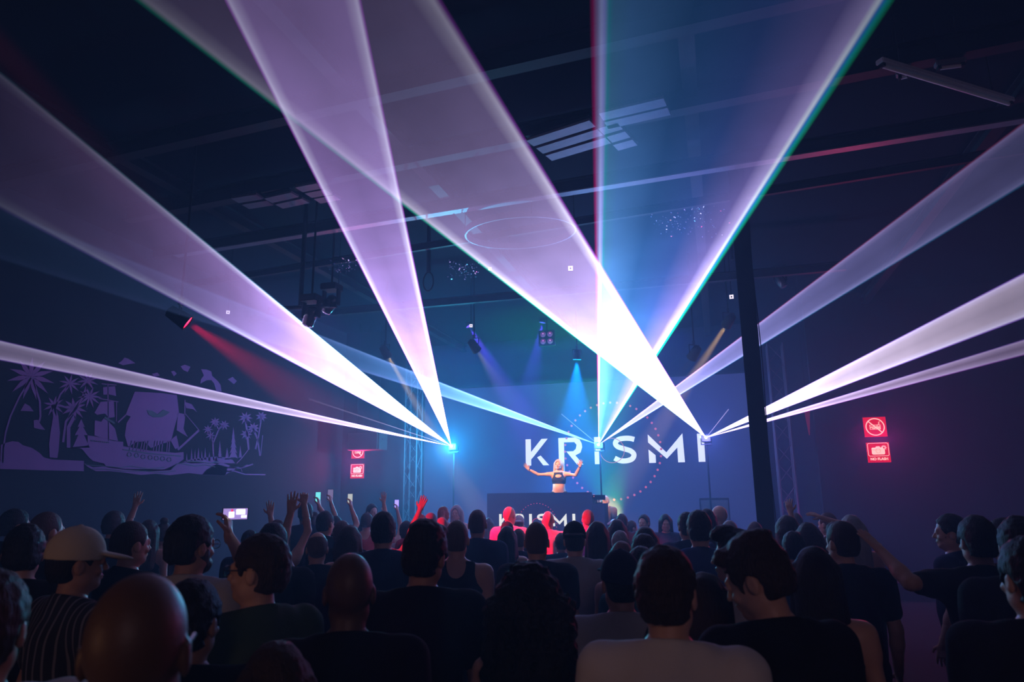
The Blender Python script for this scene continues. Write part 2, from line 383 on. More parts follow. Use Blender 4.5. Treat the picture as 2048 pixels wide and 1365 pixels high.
m_let2 = mat('booth_letter', (.3, .3, .3), .6, emit=(.80, .85, .80), estr=1.0)
m_dot2 = mat('booth_red_dot', (.3, .05, .05), .6, emit=(.8, .03, .12), estr=1.0)
ztop = atY(1076, 1028.5, by).z
word(Vector((sp.x - tl.x, -.045, ztop - .3 - 205 * s_sm)), Vector((1, 0, 0)), Vector((0, 0, 1)), Vector((0, -1, 0)), bo, m_let2, m_dot2, s_sm, (690, 40, 345, 40, 6.5))
tag(bo, 'tall dark booth with KRISMI lettering and red dot ring on its front', 'booth')
# players and mixer on the booth
for k, x in enumerate((.45, 1.0, 1.55)):
    e = empty('music_player' if k != 1 else 'audio_mixer', (tl.x + x, by + .42, TZ - .14))
    MB().box((0, 0, .035), (.32, .36, .07)).build('case', m_black, e, bevel=.006)
    if k != 1: MB().lathe([(.095, .07), (.095, .085), (.03, .088)]).build('jog_wheel', m_alu, e); MB().box((0, .13, .1), (.2, .015, .07), Matrix.Rotation(-.5, 3, 'X')).build('display', mat('display_blue', (.1, .1, .2), .3, emit=(.05, .12, .5), estr=1), e)
    else:
        for i in range(4): MB().tube((-.1 + i * .066, .1, .07), (-.1 + i * .066, .1, .09), .012, n=10).build('knob', m_alu, e); MB().box((-.1 + i * .066, -.08, .078), (.02, .03, .016)).build('fader', m_alu, e)
    tag(e, ['left turntable player on the booth top, hidden behind its front edge', 'mixer between the two players on the booth top', 'right turntable player on the booth top, hidden behind its front edge'][k], 'player' if k != 1 else 'mixer')
# side desk
dl, dr_ = atY(1185, 1008, by + .1), atY(1208, 1007, by + .1)
dk = empty('side_desk', (dl.x, by + .1, 0)); dz = dl.z
MB().box(((dr_.x - dl.x) / 2, 0, dz / 2), (dr_.x - dl.x, .04, dz)).build('front_panel', m_booth, dk)
MB().box(((dr_.x - dl.x) / 2, .3, dz - .015), (dr_.x - dl.x, .6, .03)).build('desk_top', m_black, dk)
for x in (.02, dr_.x - dl.x - .02): MB().box((x, .3, dz / 2 - .015), (.04, .56, dz - .03)).build('side_panel', m_black, dk)
tag(dk, 'narrow dark desk attached at the right of the lettered booth', 'desk')
mon = empty('monitor', (dl.x + .11, by + .28, dz))
MB().box((0, 0, .012), (.14, .12, .024)).build('foot', m_black, mon); MB().tube((0, .02, 0), (0, .02, .08), .012).build('neck', m_black, mon)
MB().box((0, -.01, .13), (.3, .03, .11)).build('screen', m_black, mon, bevel=.004)
MB().ball((-.1, -.03, .15), .006, 6).build('indicator_light', mat('red_led', (.8, .1, .05), .4, emit=(1, .15, .05), estr=3), mon)
tag(mon, 'small black device standing on the narrow desk before the grey haired man', 'monitor')

# ------------------------------------------------------------------ laser projectors and stands
def laser_unit(p, lab, stand_to=None, led=None, hang=False):
    e = empty('laser_projector', p)
    MB().box((0, .17, -.01), (.2, .26, .15)).build('housing', m_black, e, bevel=.01)
    MB().box((0, .035, -.0), (.07, .012, .05)).build('aperture_plate', m_steel, e)
    MB().ball((0, .0, 0), .028, 8).build('aperture', mat('laser_aperture', (1, 1, 1), .3, emit=(.75, .95, 1), estr=60), e)
    for i in range(5): MB().box((-.07 + .035 * i, .305, -.01), (.008, .02, .12)).build('cooling_fin', m_alu, e)
    yk = MB(); yk.path([Vector((-.115, .17, 0)), Vector((-.115, .17, -.14)), Vector((.115, .17, -.14)), Vector((.115, .17, 0))], .01, 6); yk.build('yoke', m_steel, e)
    if led: MB().ball((led[0], .03, led[1]), .018, 6).build('indicator_light', mat('green_led', (.1, .8, .4), .4, emit=(.02, .9, .4), estr=4), e)
    tag(e, lab, 'laser projector')
    if stand_to is not None:
        s = empty('laser_stand', (p.x, p.y + .17, stand_to))
        h = p.z - .14 - stand_to
        MB().tube((0, 0, .0), (0, 0, h), .02).build('pole', m_steel, s)
        MB().tube((0, 0, h * .45), (0, 0, h * .45 + .1), .032).build('collar', m_black, s)
        for k in range(3):
            a = k * 2.1 + .5; MB().tube((0, 0, .32), (.36 * math.cos(a), .36 * math.sin(a), .012), .012, n=8).build('leg', m_steel, s)
        MB().box((0, 0, h), (.25, .12, .015)).build('bracket', m_steel, s)
        tag(s, lab.split(' laser')[0] + ' laser projector\'s dark tripod stand on the stage', 'stand')
laser_unit(LA, 'left laser projector shooting white fans beside the stage', .3)
laser_unit(LB, 'middle laser projector in front of the first screen letter I', .3)
laser_unit(LC, 'right laser projector with a green indicator in front of the last screen letter', .3, led=(-.13, .02))

def flat_part(pts_px, y, dep, name, m, parent, off):
    b = MB(); P = [atY(u, v, y) for u, v in pts_px]
    b.prism([(p.x, p.z) for p in P], lambda u, v, w: Vector((u, y + w, v)) - off, dep); return b.build(name, m, parent)
# cabinets on and beside the stage
def cabinet(x0, x1, ztop, y, lab, z0=.3, d=.6, hang=False):
    e = empty('speaker_cabinet', ((x0 + x1) / 2, y, z0)); w = x1 - x0; h = ztop - z0
    MB().box((0, d / 2, h / 2), (w, d, h)).build('case', m_black, e, bevel=.01)
    MB().box((0, -.012, h / 2), (w * .92, .02, h * .94)).build('grille', mat('speaker_grille', (.03, .03, .035), .55, bump=.8, bscale=160), e)
    for sx in (-1, 1): MB().tube((sx * (w / 2 + .005), d * .35, h * .6), (sx * (w / 2 + .005), d * .65, h * .6), .012).build('handle', m_steel, e)
    for a in (-1, 1):
        for b in (0, 1):
            if not hang: MB().tube((a * w * .42, .06 + b * (d - .12), -.0), (a * w * .42, .06 + b * (d - .12), .02), .02).build('foot', m_black, e)
    if hang:
        for sx in (-.35, .35): MB().tube((sx * w, d / 2, h), (sx * w, d / 2, ZC - z0), .008, n=6).build('hanger', m_steel, e)
    tag(e, lab, 'speaker')
c0, c1 = atY(1398, 997, 17.1), atY(1458, 997, 17.1); cabinet(c0.x, c1.x, c0.z, 17.25, 'large dark speaker cabinet standing at stage right under the right laser')
c0, c1 = atY(693, 901, 16.4), atY(757, 900, 16.4); cz = atY(700, 866, 16.4).z
cabinet(c0.x, c1.x, cz, 16.4, 'dark speaker cabinet hanging over the upper red sign on the left', z0=c0.z, d=.5, hang=True)

# truss towers either side of the stage
m_truss = mat('truss_tube', (.05, .035, .05), .6, spec=.15)
def truss(xc, y, lab, w=.34, z0=.3, z1=5.4):
    e = empty('truss_tower', (xc, y, z0)); h = z1 - z0; a = w / 2
    for sx in (-1, 1):
        for sy_ in (-1, 1): MB().tube((sx * a, sy_ * a, .02), (sx * a, sy_ * a, h), .025, n=10).build('chord', m_truss, e)
    n = 11; st = h / n
    for k in range(n):
        for (A, B) in (((-a, -a), (a, -a)), ((a, -a), (a, a)), ((a, a), (-a, a)), ((-a, a), (-a, -a))):
            p, q = (A, B) if k % 2 else (B, A)
            MB().tube((*p, k * st + .03), (*q, (k + 1) * st + .0), .010, n=6).build('brace', m_truss, e)
    MB().box((0, 0, .01), (w + .2, w + .2, .02)).build('base_plate', m_steel, e)
    tag(e, lab, 'truss')
tx = atY(1574, 950, 17.1); truss(tx.x, 17.25, 'aluminium truss tower right of the black pillar, lit magenta')
tx = atY(817, 950, 17.1); truss(tx.x, 17.35, 'aluminium truss tower left of the stage behind the raised red hand')
# pennant
pn = empty('pennant', atY(1614, 822, 17.0)); MB().prism([(-.06, 0), (.06, 0), (.01, -.55), (-.01, -.55)], lambda u, v, w: Vector((u, w, v)), .01).build('cloth', mat('red_cloth', (.5, .03, .05), .8), pn)
MB().tube((-.1, 0, .01), (.1, 0, .01), .012).build('rod', m_steel, pn); MB().tube((0, 0, .01), (0, 0, ZC - pn.location.z), .004, n=5).build('cord', m_black, pn)
tag(pn, 'narrow red pennant hanging under the right laser fans', 'pennant')

# ------------------------------------------------------------------ lit red signs
m_red = mat('lit_red_sign', (.10, .0, .004), .9, spec=0, emit=(.70, .0, .010), estr=1.0)
m_cream = mat('lit_cream', (.9, .7, .6), .4, emit=(1.0, .62, .50), estr=1.0)
m_dkred = mat('lit_dark_red', (.5, .05, .05), .4, emit=(.55, .10, .08), estr=1.0)
def sign_base(p, w, h, wall_y, lab):
    e = empty('light_sign', p)
    MB().box((0, .035, 0), (w, .06, h)).build('light_box', m_black, e)
    MB().box((0, 0, 0), (w, .012, h)).build('face', m_red, e)
    for sx in (-1, 1): MB().tube((sx * w * .3, .06, 0), (sx * w * .3, wall_y - p.y, 0), .01, n=6).build('wall_bracket', m_steel, e)
    tag(e, lab, 'sign'); return e
F = lambda u, v, w: Vector((u, -.008 - w, v))
def ringpts(m, c, r, w, n=36, f=F):
    pts = arc(c[0], c[1], r, 0, 360, n)
    for a, b in zip(pts[:-1], pts[1:]): m.prism(thick([a, b], w), f, .004)
def no_smoking(p, s, wy, lab):
    e = sign_base(p, s, s * .95, wy, lab)
    m = MB(); ringpts(m, (0, 0), s * .40, s * .045); m.build('prohibition_ring', m_cream, e)
    MB().prism(thick([(-s * .29, s * .28), (s * .29, -s * .28)], s * .045), lambda u, v, w: F(u, v, w + .003), .004).build('diagonal_bar', m_cream, e)
    m = MB()
    for z in (.02, -.10):
        m.prism([(-.24 * s, z * s), (.24 * s, z * s), (.24 * s, (z - .022) * s), (-.24 * s, (z - .022) * s)], F, .003); m.prism([(-.24 * s, (z + .08) * s), (.24 * s, (z + .08) * s), (.24 * s, (z + .058) * s), (-.24 * s, (z + .058) * s)], F, .003)
        for x in (-.24, .08, .218): m.prism([(x * s, z * s), ((x + .022) * s, z * s), ((x + .022) * s, (z + .08) * s), (x * s, (z + .08) * s)], F, .003)
    m.prism(thick([(-.13 * s, -.06 * s), (-.06 * s, -.09 * s), (.02 * s, -.05 * s), (.2 * s, -.07 * s)], .03 * s), F, .003)
    m.build('cigarette_symbol', m_cream, e)
    MB().prism(thick([(.14 * s, .12 * s), (.2 * s, .16 * s), (.16 * s, .2 * s), (.22 * s, .25 * s)], .03 * s), F, .003).build('smoke_symbol', m_cream, e)
def no_flash(p, s, wy, lab):
    e = sign_base(p, s, s * .95, wy, lab)
    m = MB(); w, t, b = .45 * s, .44 * s, -.17 * s
    c_ = .05 * s; rr = [(-w, b + c_), (-w, t - c_), (-w + c_, t), (w - c_, t), (w, t - c_), (w, b + c_), (w - c_, b), (-w + c_, b), (-w, b + c_)]
    for A, B in zip(rr[:-1], rr[1:]): m.prism(thick([A, B], .022 * s), F, .004)
    m.build('border', m_cream, e)
    q = [(-.29, -.06), (-.29, .2), (-.26, .23), (-.12, .23), (-.08, .29), (.06, .29), (.1, .23), (.26, .23), (.28, .2), (.28, -.06), (.24, -.1), (-.25, -.1)]
    cs__ = MB().prism([(x * s, y * s) for x, y in q], F, .004).build('camera_symbol', m_cream, e)
    m = MB(); ringpts(m, (-.01 * s, .08 * s), .1 * s, .015 * s, 24, lambda u, v, w: F(u, v, w + .004)); m.prism([(-.28 * s, .13 * s), (.28 * s, .13 * s), (.28 * s, .115 * s), (-.28 * s, .115 * s)], lambda u, v, w: F(u, v, w + .003), .003)
    m.build('lens_outline', m_dkred, cs__)
    m = MB()
    for k in range(9):
        a = k * 2 * math.pi / 9; cx, cz = .25 * s, .22 * s
        m.prism(thick([(cx + .05 * s * math.cos(a), cz + .05 * s * math.sin(a)), (cx + .12 * s * math.cos(a), cz + .12 * s * math.sin(a))], .028 * s), lambda u, v, w: F(u, v, w + .004), .004)
    ringpts(m, (.25 * s, .22 * s), .055 * s, .02 * s, 16, lambda u, v, w: F(u, v, w + .005)); fs__ = m.build('flash_symbol', m_cream, e)
    MB().prism(arc(.25 * s, .22 * s, .045 * s, 0, 350, 12), lambda u, v, w: F(u, v, w + .005), .003).build('flash_centre', m_red, fs__)
    t_ = bpy.data.curves.new('lettering', 'FONT'); t_.body = 'NO FLASH'; t_.align_x = 'CENTER'; t_.align_y = 'CENTER'; t_.size = .165 * s; t_.extrude = .003; t_.offset = .006 * s
    tmp = bpy.data.objects.new('tmp', t_); COL.objects.link(tmp); bpy.context.view_layer.update(); me_ = bpy.data.meshes.new_from_object(tmp); bpy.data.objects.remove(tmp); to = bpy.data.objects.new('lettering', me_); COL.objects.link(to); me_.materials.clear(); me_.materials.append(m_cream); to.parent = e; to.rotation_euler = (R(90), 0, 0); to.location = (0, -.010, -.315 * s)
def sgl(p, s, power=9): 
    l = add_light('AREA', 'sign_glow', p + Vector((0, -.06, 0)), power, (1, .03, .22), p + Vector((0, -3, 0)), size=s)
yr = 17.1
no_smoking(atY(1750, 854.5, yr), .455, 17.6, 'lit red no smoking sign with struck-out cigarettes, upper sign on the right')
no_flash(atY(1757, 905.5, yr), .455, 17.6, 'lit red NO FLASH sign with camera symbol below the no smoking sign, right side')
no_smoking(atY(716, 904, yr), .38, 17.6, 'lit red no smoking sign half hidden under the hanging speaker on the left')
no_flash(atY(714.5, 943, yr), .40, 17.6, 'lit red NO FLASH sign on the left below the half hidden sign')
sgl(atY(1753, 880, yr), .5, 80); sgl(atY(715, 930, yr), .5, 80)

# ------------------------------------------------------------------ small fixtures and bright squares under the roof
def bright_square(px, py, D, s, lab, tint=(1, .95, 1)):  # bright specks built as glowing squares; housing and pole added
    p = atD(px, py, D); e = empty('bright_square', p); mt = (CAM - p).normalized().to_track_quat('Z', 'Y').to_matrix()
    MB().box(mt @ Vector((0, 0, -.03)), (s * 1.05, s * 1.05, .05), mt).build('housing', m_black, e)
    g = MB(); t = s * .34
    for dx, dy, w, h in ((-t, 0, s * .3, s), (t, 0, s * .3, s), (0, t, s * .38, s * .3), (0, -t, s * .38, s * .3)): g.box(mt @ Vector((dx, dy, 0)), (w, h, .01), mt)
    g.build('glow_panel', mat('glow_panel', tint, .4, emit=tint, estr=1.0), e)
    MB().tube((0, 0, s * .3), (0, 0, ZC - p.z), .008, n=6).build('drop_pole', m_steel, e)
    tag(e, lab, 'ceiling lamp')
bright_square(1141, 537, 13.0, .085, 'largest tiny glowing white square, inside the wide lilac laser fan')
bright_square(1205, 621, 15.0, .075, 'tiny glowing white square just right of the vertical laser edge')
bright_square(1463, 594, 13.2, .075, 'tiny glowing white square just left of the black pillar')
bright_square(942, 652, 15.0, .065, 'tiny glowing white square in front of the violet spotlight')
bright_square(676, 599, 12.5, .062, 'tiny glowing white square beside the moving head light')
bright_square(456, 625, 13.0, .062, 'tiny glowing pale square inside the broad left laser fan', (.6, .6, .8))
bright_square(980, 538, 13.5, .06, 'tiny glowing warm square at the green rim of the lilac fan', (1, .9, .5))
bl = empty('blinder_lamp', atY(1093, 676, 17.6))
MB().box((0, .06, 0), (.44, .1, .42)).build('housing', m_black, bl, bevel=.01)
for sx in (-1, 1):
    for sz in (-1, 1):
        bb_ = MB().lathe([(.075, 0), (.07, .012), (.03, .03), (.004, .034)], Matrix.Translation((sx * .095, 0, sz * .095)) @ Matrix.Rotation(R(90), 4, 'X')).build('bulb', mat('magenta_bulb', (.10, .03, .10), .25, emit=(.09, .02, .10), estr=1), bl)
        MB().ball((sx * .095 + .01, -.045, sz * .095 + .012), .016, 6).build('filament', mat('magenta_filament', (.5, .1, .4), .3, emit=(.8, .12, .6), estr=1), bb_)
MB().tube((0, .06, .2), (0, .06, ZC - bl.location.z), .016).build('drop_pole', m_steel, bl)
tag(bl, 'four lamp blinder with magenta bulbs under the roof at stage centre', 'blinder')
def moving_head(px, py, D, lab, tilt):
    p = atD(px, py, D); e = empty('moving_head_light', p); rm = Matrix.Rotation(tilt, 4, 'Y')
    MB().box((0, 0, .24), (.26, .24, .1)).build('base_box', m_black, e, bevel=.01)
    for sx in (-1, 1): MB().box((sx * .12, 0, .08), (.03, .09, .26)).build('arm', m_black, e, bevel=.008)
    MB().lathe([(.05, .12), (.085, .08), (.095, -.05), (.08, -.16), (.07, -.17)], rm, 20).build('head', mat('glossy_black', (.03, .03, .035), .15, coat=.5), e, smooth=True)
    MB().lathe([(.068, -.172), (.04, -.185), (.004, -.19)], rm, 20).build('lens', mat('glass_lens', (.2, .2, .25), .05, metal=.6), e)
    MB().tube((0, 0, .28), (0, 0, ZC - p.z), .016).build('drop_pole', m_steel, e)
    tag(e, lab, 'moving light')
moving_head(662, 606, 10.6, 'glossy moving head light beside the tiny white square', .6)
moving_head(622, 630, 10.2, 'moving head light hanging from the cross bar end', .3)
moving_head(1560, 560, 14.5, 'dark moving head light right of the black pillar', -.4)
# shiny chips added to imitate sparkles of light under the roof
def glints(name, px0, px1, py0, py1, D, n, lab):
    m = MB(); rr = random.Random(n)
    for k in range(n):
        p = atD(px0 + (px1 - px0) * rr.betavariate(2, 2), py0 + (py1 - py0) * rr.betavariate(2, 2), D + rr.uniform(-.4, .4)); s = rr.uniform(.004, .013)
        rm = Matrix.Rotation(rr.uniform(0, 3), 3, Vector((rr.random(), rr.random(), rr.random() + .1)).normalized())
        m.box(p, (s * 2, s, s), rm)
    o = m.build(name, mat('sparkle_chip', (.8, .8, .9), .15, metal=.9)); tag(o, lab, 'netting', kind='stuff')
glints('sparkle_chips', 1290, 1470, 400, 480, 10.4, 130, 'scattered pale sparkle chips added under the roof inside the blue laser fan')
glints('sparkle_chips', 895, 965, 520, 560, 11, 90, 'scattered pale sparkle chips beside the green rim of the lilac fan')
glints('sparkle_chips', 655, 715, 510, 550, 10.2, 60, 'scattered pale sparkle chips left of the upright purple fan')

# ------------------------------------------------------------------ mural on the left wall
mu = empty('wall_mural', (XL, 12, 3.4)); m_mu = mat('mural_paint', (.17, .07, .18), .9, spec=.05, vary=.15, vscale=3); m_md = mat('mural_dark_paint', (.04, .04, .06), .85)
CS = 560 / 2048
def mpt(u, v): p = atX(u * CS, 680 + v * CS, XL + .004); return (p.y, p.z)
def mural(name, polys, m=m_mu, dx=0.0):
    b = MB()
    for p in polys:
        b.prism([mpt(*q) for q in p], lambda u, v, w: Vector((dx + .002 + w, u - 12, v - 3.4)), .006)
    return b.build(name, m, mu)
def leaf(c, t, w):
    dx, dy = t[0] - c[0], t[1] - c[1]; l = math.hypot(dx, dy); nx, ny = -dy / l, dx / l
    sag = l * .10; o = []
    for s in (1, -1):
        seg = [(c[0] + dx * k + s * nx * w * math.sin(math.pi * min(1, k * 1.05 + .05)) , c[1] + dy * k + s * ny * w * math.sin(math.pi * min(1, k * 1.05 + .05)) + sag * k * k) for k in (0, .25, .5, .75, 1)]
        o += seg if s == 1 else seg[::-1][1:-1]
    return o
def crownp(c, r, n, w, a0=0):
    return [leaf(c, (c[0] + r * math.cos(a) * 1.0, c[1] + r * math.sin(a) * .9), w) for a in [a0 + 2 * math.pi * k / n for k in range(n)]]
def pine(x, t, b, w):
    pts = [(x, t)]; n = 6
    for k in range(1, n + 1):
        y = t + (b - t) * k / n; ww = w * k / n; pts += [(x + ww, y), (x + ww * .45, y - (b - t) * .04)]
    L = [(2 * x - a, y) for a, y in pts[1:]][::-1]; return pts + L
mural('painted_shore', [[(0, 945), (5, 770), (40, 755), (90, 742), (135, 748), (165, 772), (230, 790), (290, 830), (320, 862), (380, 877), (612, 886), (612, 962), (300, 955)]])
mural('painted_palm', crownp((225, 270), 175, 11, 17, .2) + [thick([(225, 280), (140, 420), (75, 560), (40, 680), (22, 800), (18, 900)], 12), thick([(240, 290), (290, 450), (295, 560), (285, 600)], 14)])
mural('painted_palm', crownp((510, 320), 85, 9, 8) + crownp((640, 300), 80, 9, 8, .3) + crownp((655, 415), 90, 10, 8) + crownp((540, 500), 95, 10, 11, .2) + [[(362, 860), (358, 760), (368, 680), (388, 560), (372, 480), (402, 470), (425, 560), (437, 680), (428, 800), (418, 866)], thick([(400, 500), (440, 400), (500, 330)], 12), thick([(460, 750), (480, 600), (540, 520), (600, 430), (640, 320)], 16), thick([(500, 790), (500, 640), (545, 560)], 26)])
mural('painted_palm', crownp((395, 480), 85, 9, 9))
mural('painted_rock', [[(245, 590), (275, 585), (300, 625), (330, 660), (290, 655), (248, 645)]])
mural('painted_rock', [[(150, 520), (180, 465), (215, 485), (245, 525)]])
mural('painted_pine', [[(592, 580), (620, 640), (605, 635), (640, 700), (612, 695), (655, 790), (530, 790), (572, 695), (545, 700), (580, 635), (565, 640)]])
hull = [(485, 792), (545, 785), (600, 800), (650, 862), (680, 888), (760, 905), (780, 935), (900, 950), (1100, 962), (1250, 955), (1300, 905), (1342, 875), (1342, 822), (1280, 828), (1100, 812), (900, 780), (900, 748), (830, 742), (740, 715), (640, 700), (640, 775), (540, 690), (620, 775)]
mural('painted_ship', [[(485, 792), (545, 785), (600, 800), (650, 862), (680, 888), (760, 905), (780, 935), (900, 950), (1100, 962), (1250, 955), (1300, 905), (1342, 875), (1342, 822), (1280, 828), (1100, 812), (900, 780), (900, 748), (830, 742), (740, 715), (640, 700), (640, 775)],
  [(692, 590), (740, 600), (765, 560), (785, 590), (840, 650), (862, 742), (745, 718), (690, 700)], [(710, 550), (690, 535), (735, 455), (830, 448), (838, 565), (800, 572), (765, 540), (730, 545)],
  [(752, 348), (840, 340), (848, 412), (800, 400), (755, 402)], thick([(720, 428), (865, 455)], 6), thick([(742, 322), (852, 332)], 6), thick([(788, 320), (792, 740)], 7), thick([(852, 455), (850, 600)], 5), thick([(862, 606), (925, 545)], 9),
  [(985, 380), (1180, 390), (1292, 405), (1308, 530), (1275, 640), (1250, 742), (1190, 760), (1100, 792), (1060, 745), (1000, 748), (935, 782), (912, 700), (925, 610), (955, 562), (918, 548)],
  [(1300, 535), (1356, 545), (1348, 610), (1340, 650), (1372, 712), (1292, 662)], [(1245, 735), (1290, 700), (1310, 790), (1280, 800)], thick([(1300, 805), (1455, 662)], 15), thick([(1455, 662), (1345, 530)], 5), [(1352, 455), (1402, 472), (1440, 530), (1412, 508), (1360, 500)], thick([(1352, 440), (1350, 560)], 7)] +
  [thick([(x, 740), (x - 14 + (x - 1080) * .05, 820)], 6) for x in (960, 985, 1010, 1040, 1060, 1080, 1130, 1150, 1170, 1190, 1225, 1240)])
mural('painted_emblem', [[(1070, 515), (1110, 520), (1150, 545), (1190, 512), (1240, 530), (1210, 552), (1180, 568), (1120, 568), (1085, 548)], thick([(760, 568), (835, 612)], 14)] , m_md, .008)
mural('painted_porthole', [thick(arc(x, y, 15, 0, 340, 12), 6) for x, y in ((945, 840), (997, 846), (1045, 857), (1097, 862), (1142, 867), (1187, 870), (1235, 877))] + [thick([(895, 803), (1080, 832), (1320, 852)], 8)] + [thick([(662 + 14 * k, 735 + 1.6 * k), (668 + 14 * k, 742 + 1.6 * k)], 7) for k in range(10)], m_md, .008)
mural('painted_waves', [[(610, 903), (680, 935), (780, 925), (900, 945), (1200, 950), (1300, 905), (1400, 893), (1560, 905), (1680, 935), (1750, 930), (1640, 992), (1500, 990), (1380, 975), (1240, 992), (1140, 980), (1030, 990), (900, 972), (800, 962), (700, 962), (640, 930)]])
mural('painted_wave_lines', [thick([(620 + 0, 915), (760, 925), (880, 935), (960, 925), (1080, 945), (1200, 935)], 5), thick([(660, 945), (780, 948), (900, 962), (1060, 960), (1180, 972), (1280, 960)], 5), thick([(1250, 950), (1290, 910), (1320, 905), (1420, 925), (1500, 915), (1570, 930)], 6), thick([(1360, 890), (1480, 895), (1530, 905), (1600, 890)], 6)], m_md, .008)
mural('painted_shrubs', [pine(x, t, b, w) for x, t, b, w in ((1706, 640, 870, 34), (1607, 740, 870, 18), (1757, 775, 865, 14), (1500, 790, 880, 12), (1450, 790, 885, 13), (1425, 800, 890, 10), (1400, 795, 895, 11), (1365, 830, 895, 10), (1475, 810, 885, 10), (1530, 825, 890, 12), (1660, 790, 880, 20), (1580, 850, 890, 14))] + [[(1340, 895), (1370, 880), (1450, 870), (1560, 855), (1640, 860), (1700, 880), (1720, 905), (1560, 900), (1400, 905)]])
mural('painted_palm', crownp((1572, 600), 42, 8, 6) + crownp((1640, 622), 42, 8, 6, .3) + crownp((1520, 655), 40, 8, 5) + crownp((1540, 700), 40, 7, 5) + [thick([(1562, 880), (1556, 760), (1602, 650), (1632, 630)], 10), thick([(1556, 760), (1545, 700)], 7), thick([(1600, 660), (1575, 610)], 6)])
mural('painted_palm', crownp((1795, 570), 55, 9, 7) + crownp((1852, 645), 50, 9, 7) + crownp((1912, 560), 45, 8, 7, .3) + crownp((1800, 690), 45, 8, 7) + [thick([(1818, 805), (1812, 740), (1795, 580)], 13), thick([(1868, 800), (1885, 730), (1850, 650)], 12), thick([(1900, 850), (1885, 740), (1912, 570)], 9), thick([(1730, 905), (1765, 870), (1815, 805)], 6), thick([(1905, 850), (1920, 700)], 5)])
mural('painted_roots', [[(1478, 988), (1505, 955), (1560, 920), (1622, 898), (1682, 922), (1660, 945), (1650, 992)], thick([(1640, 935), (1760, 940), (1850, 910)], 9), thick([(1640, 965), (1710, 960), (1790, 985), (1940, 988)], 9), thick([(1770, 965), (1760, 940), (1810, 915)], 5)])
for cl in [[(865, 172), (890, 155), (910, 130), (940, 140), (990, 172), (930, 180), (900, 187)], [(1320, 195), (1350, 182), (1392, 198), (1372, 236), (1340, 222)], [(1250, 232), (1272, 228), (1292, 248), (1270, 268)], [(1465, 322), (1468, 290), (1490, 262), (1470, 215), (1510, 218), (1545, 232), (1550, 265), (1590, 300), (1612, 330), (1620, 380), (1580, 372), (1565, 320), (1545, 295), (1510, 296)], [(1665, 290), (1700, 272), (1732, 302), (1710, 326)], [(1110, 250), (1150, 240), (1168, 262), (1130, 270)]]: mural('painted_cloud', [cl])
tag(mu, 'large wall mural of a sailing ship between palm shores on the left wall', 'mural')
add_light('AREA', 'mural_fill', (XL + 2.6, 12.5, 5.6), 22, (.45, .08, .8), (XL, 12.2, 3.0), size=3, sy=.5)  # unseen violet light added to brighten the mural wall
add_light('SPOT', 'mural_red_fill', (XL + 2.0, 15.0, 5.0), 16, (1.0, .08, .4), (XL, 15.0, 2.6), angle=50, blend=1)  # unseen red light added on the mural's lower right

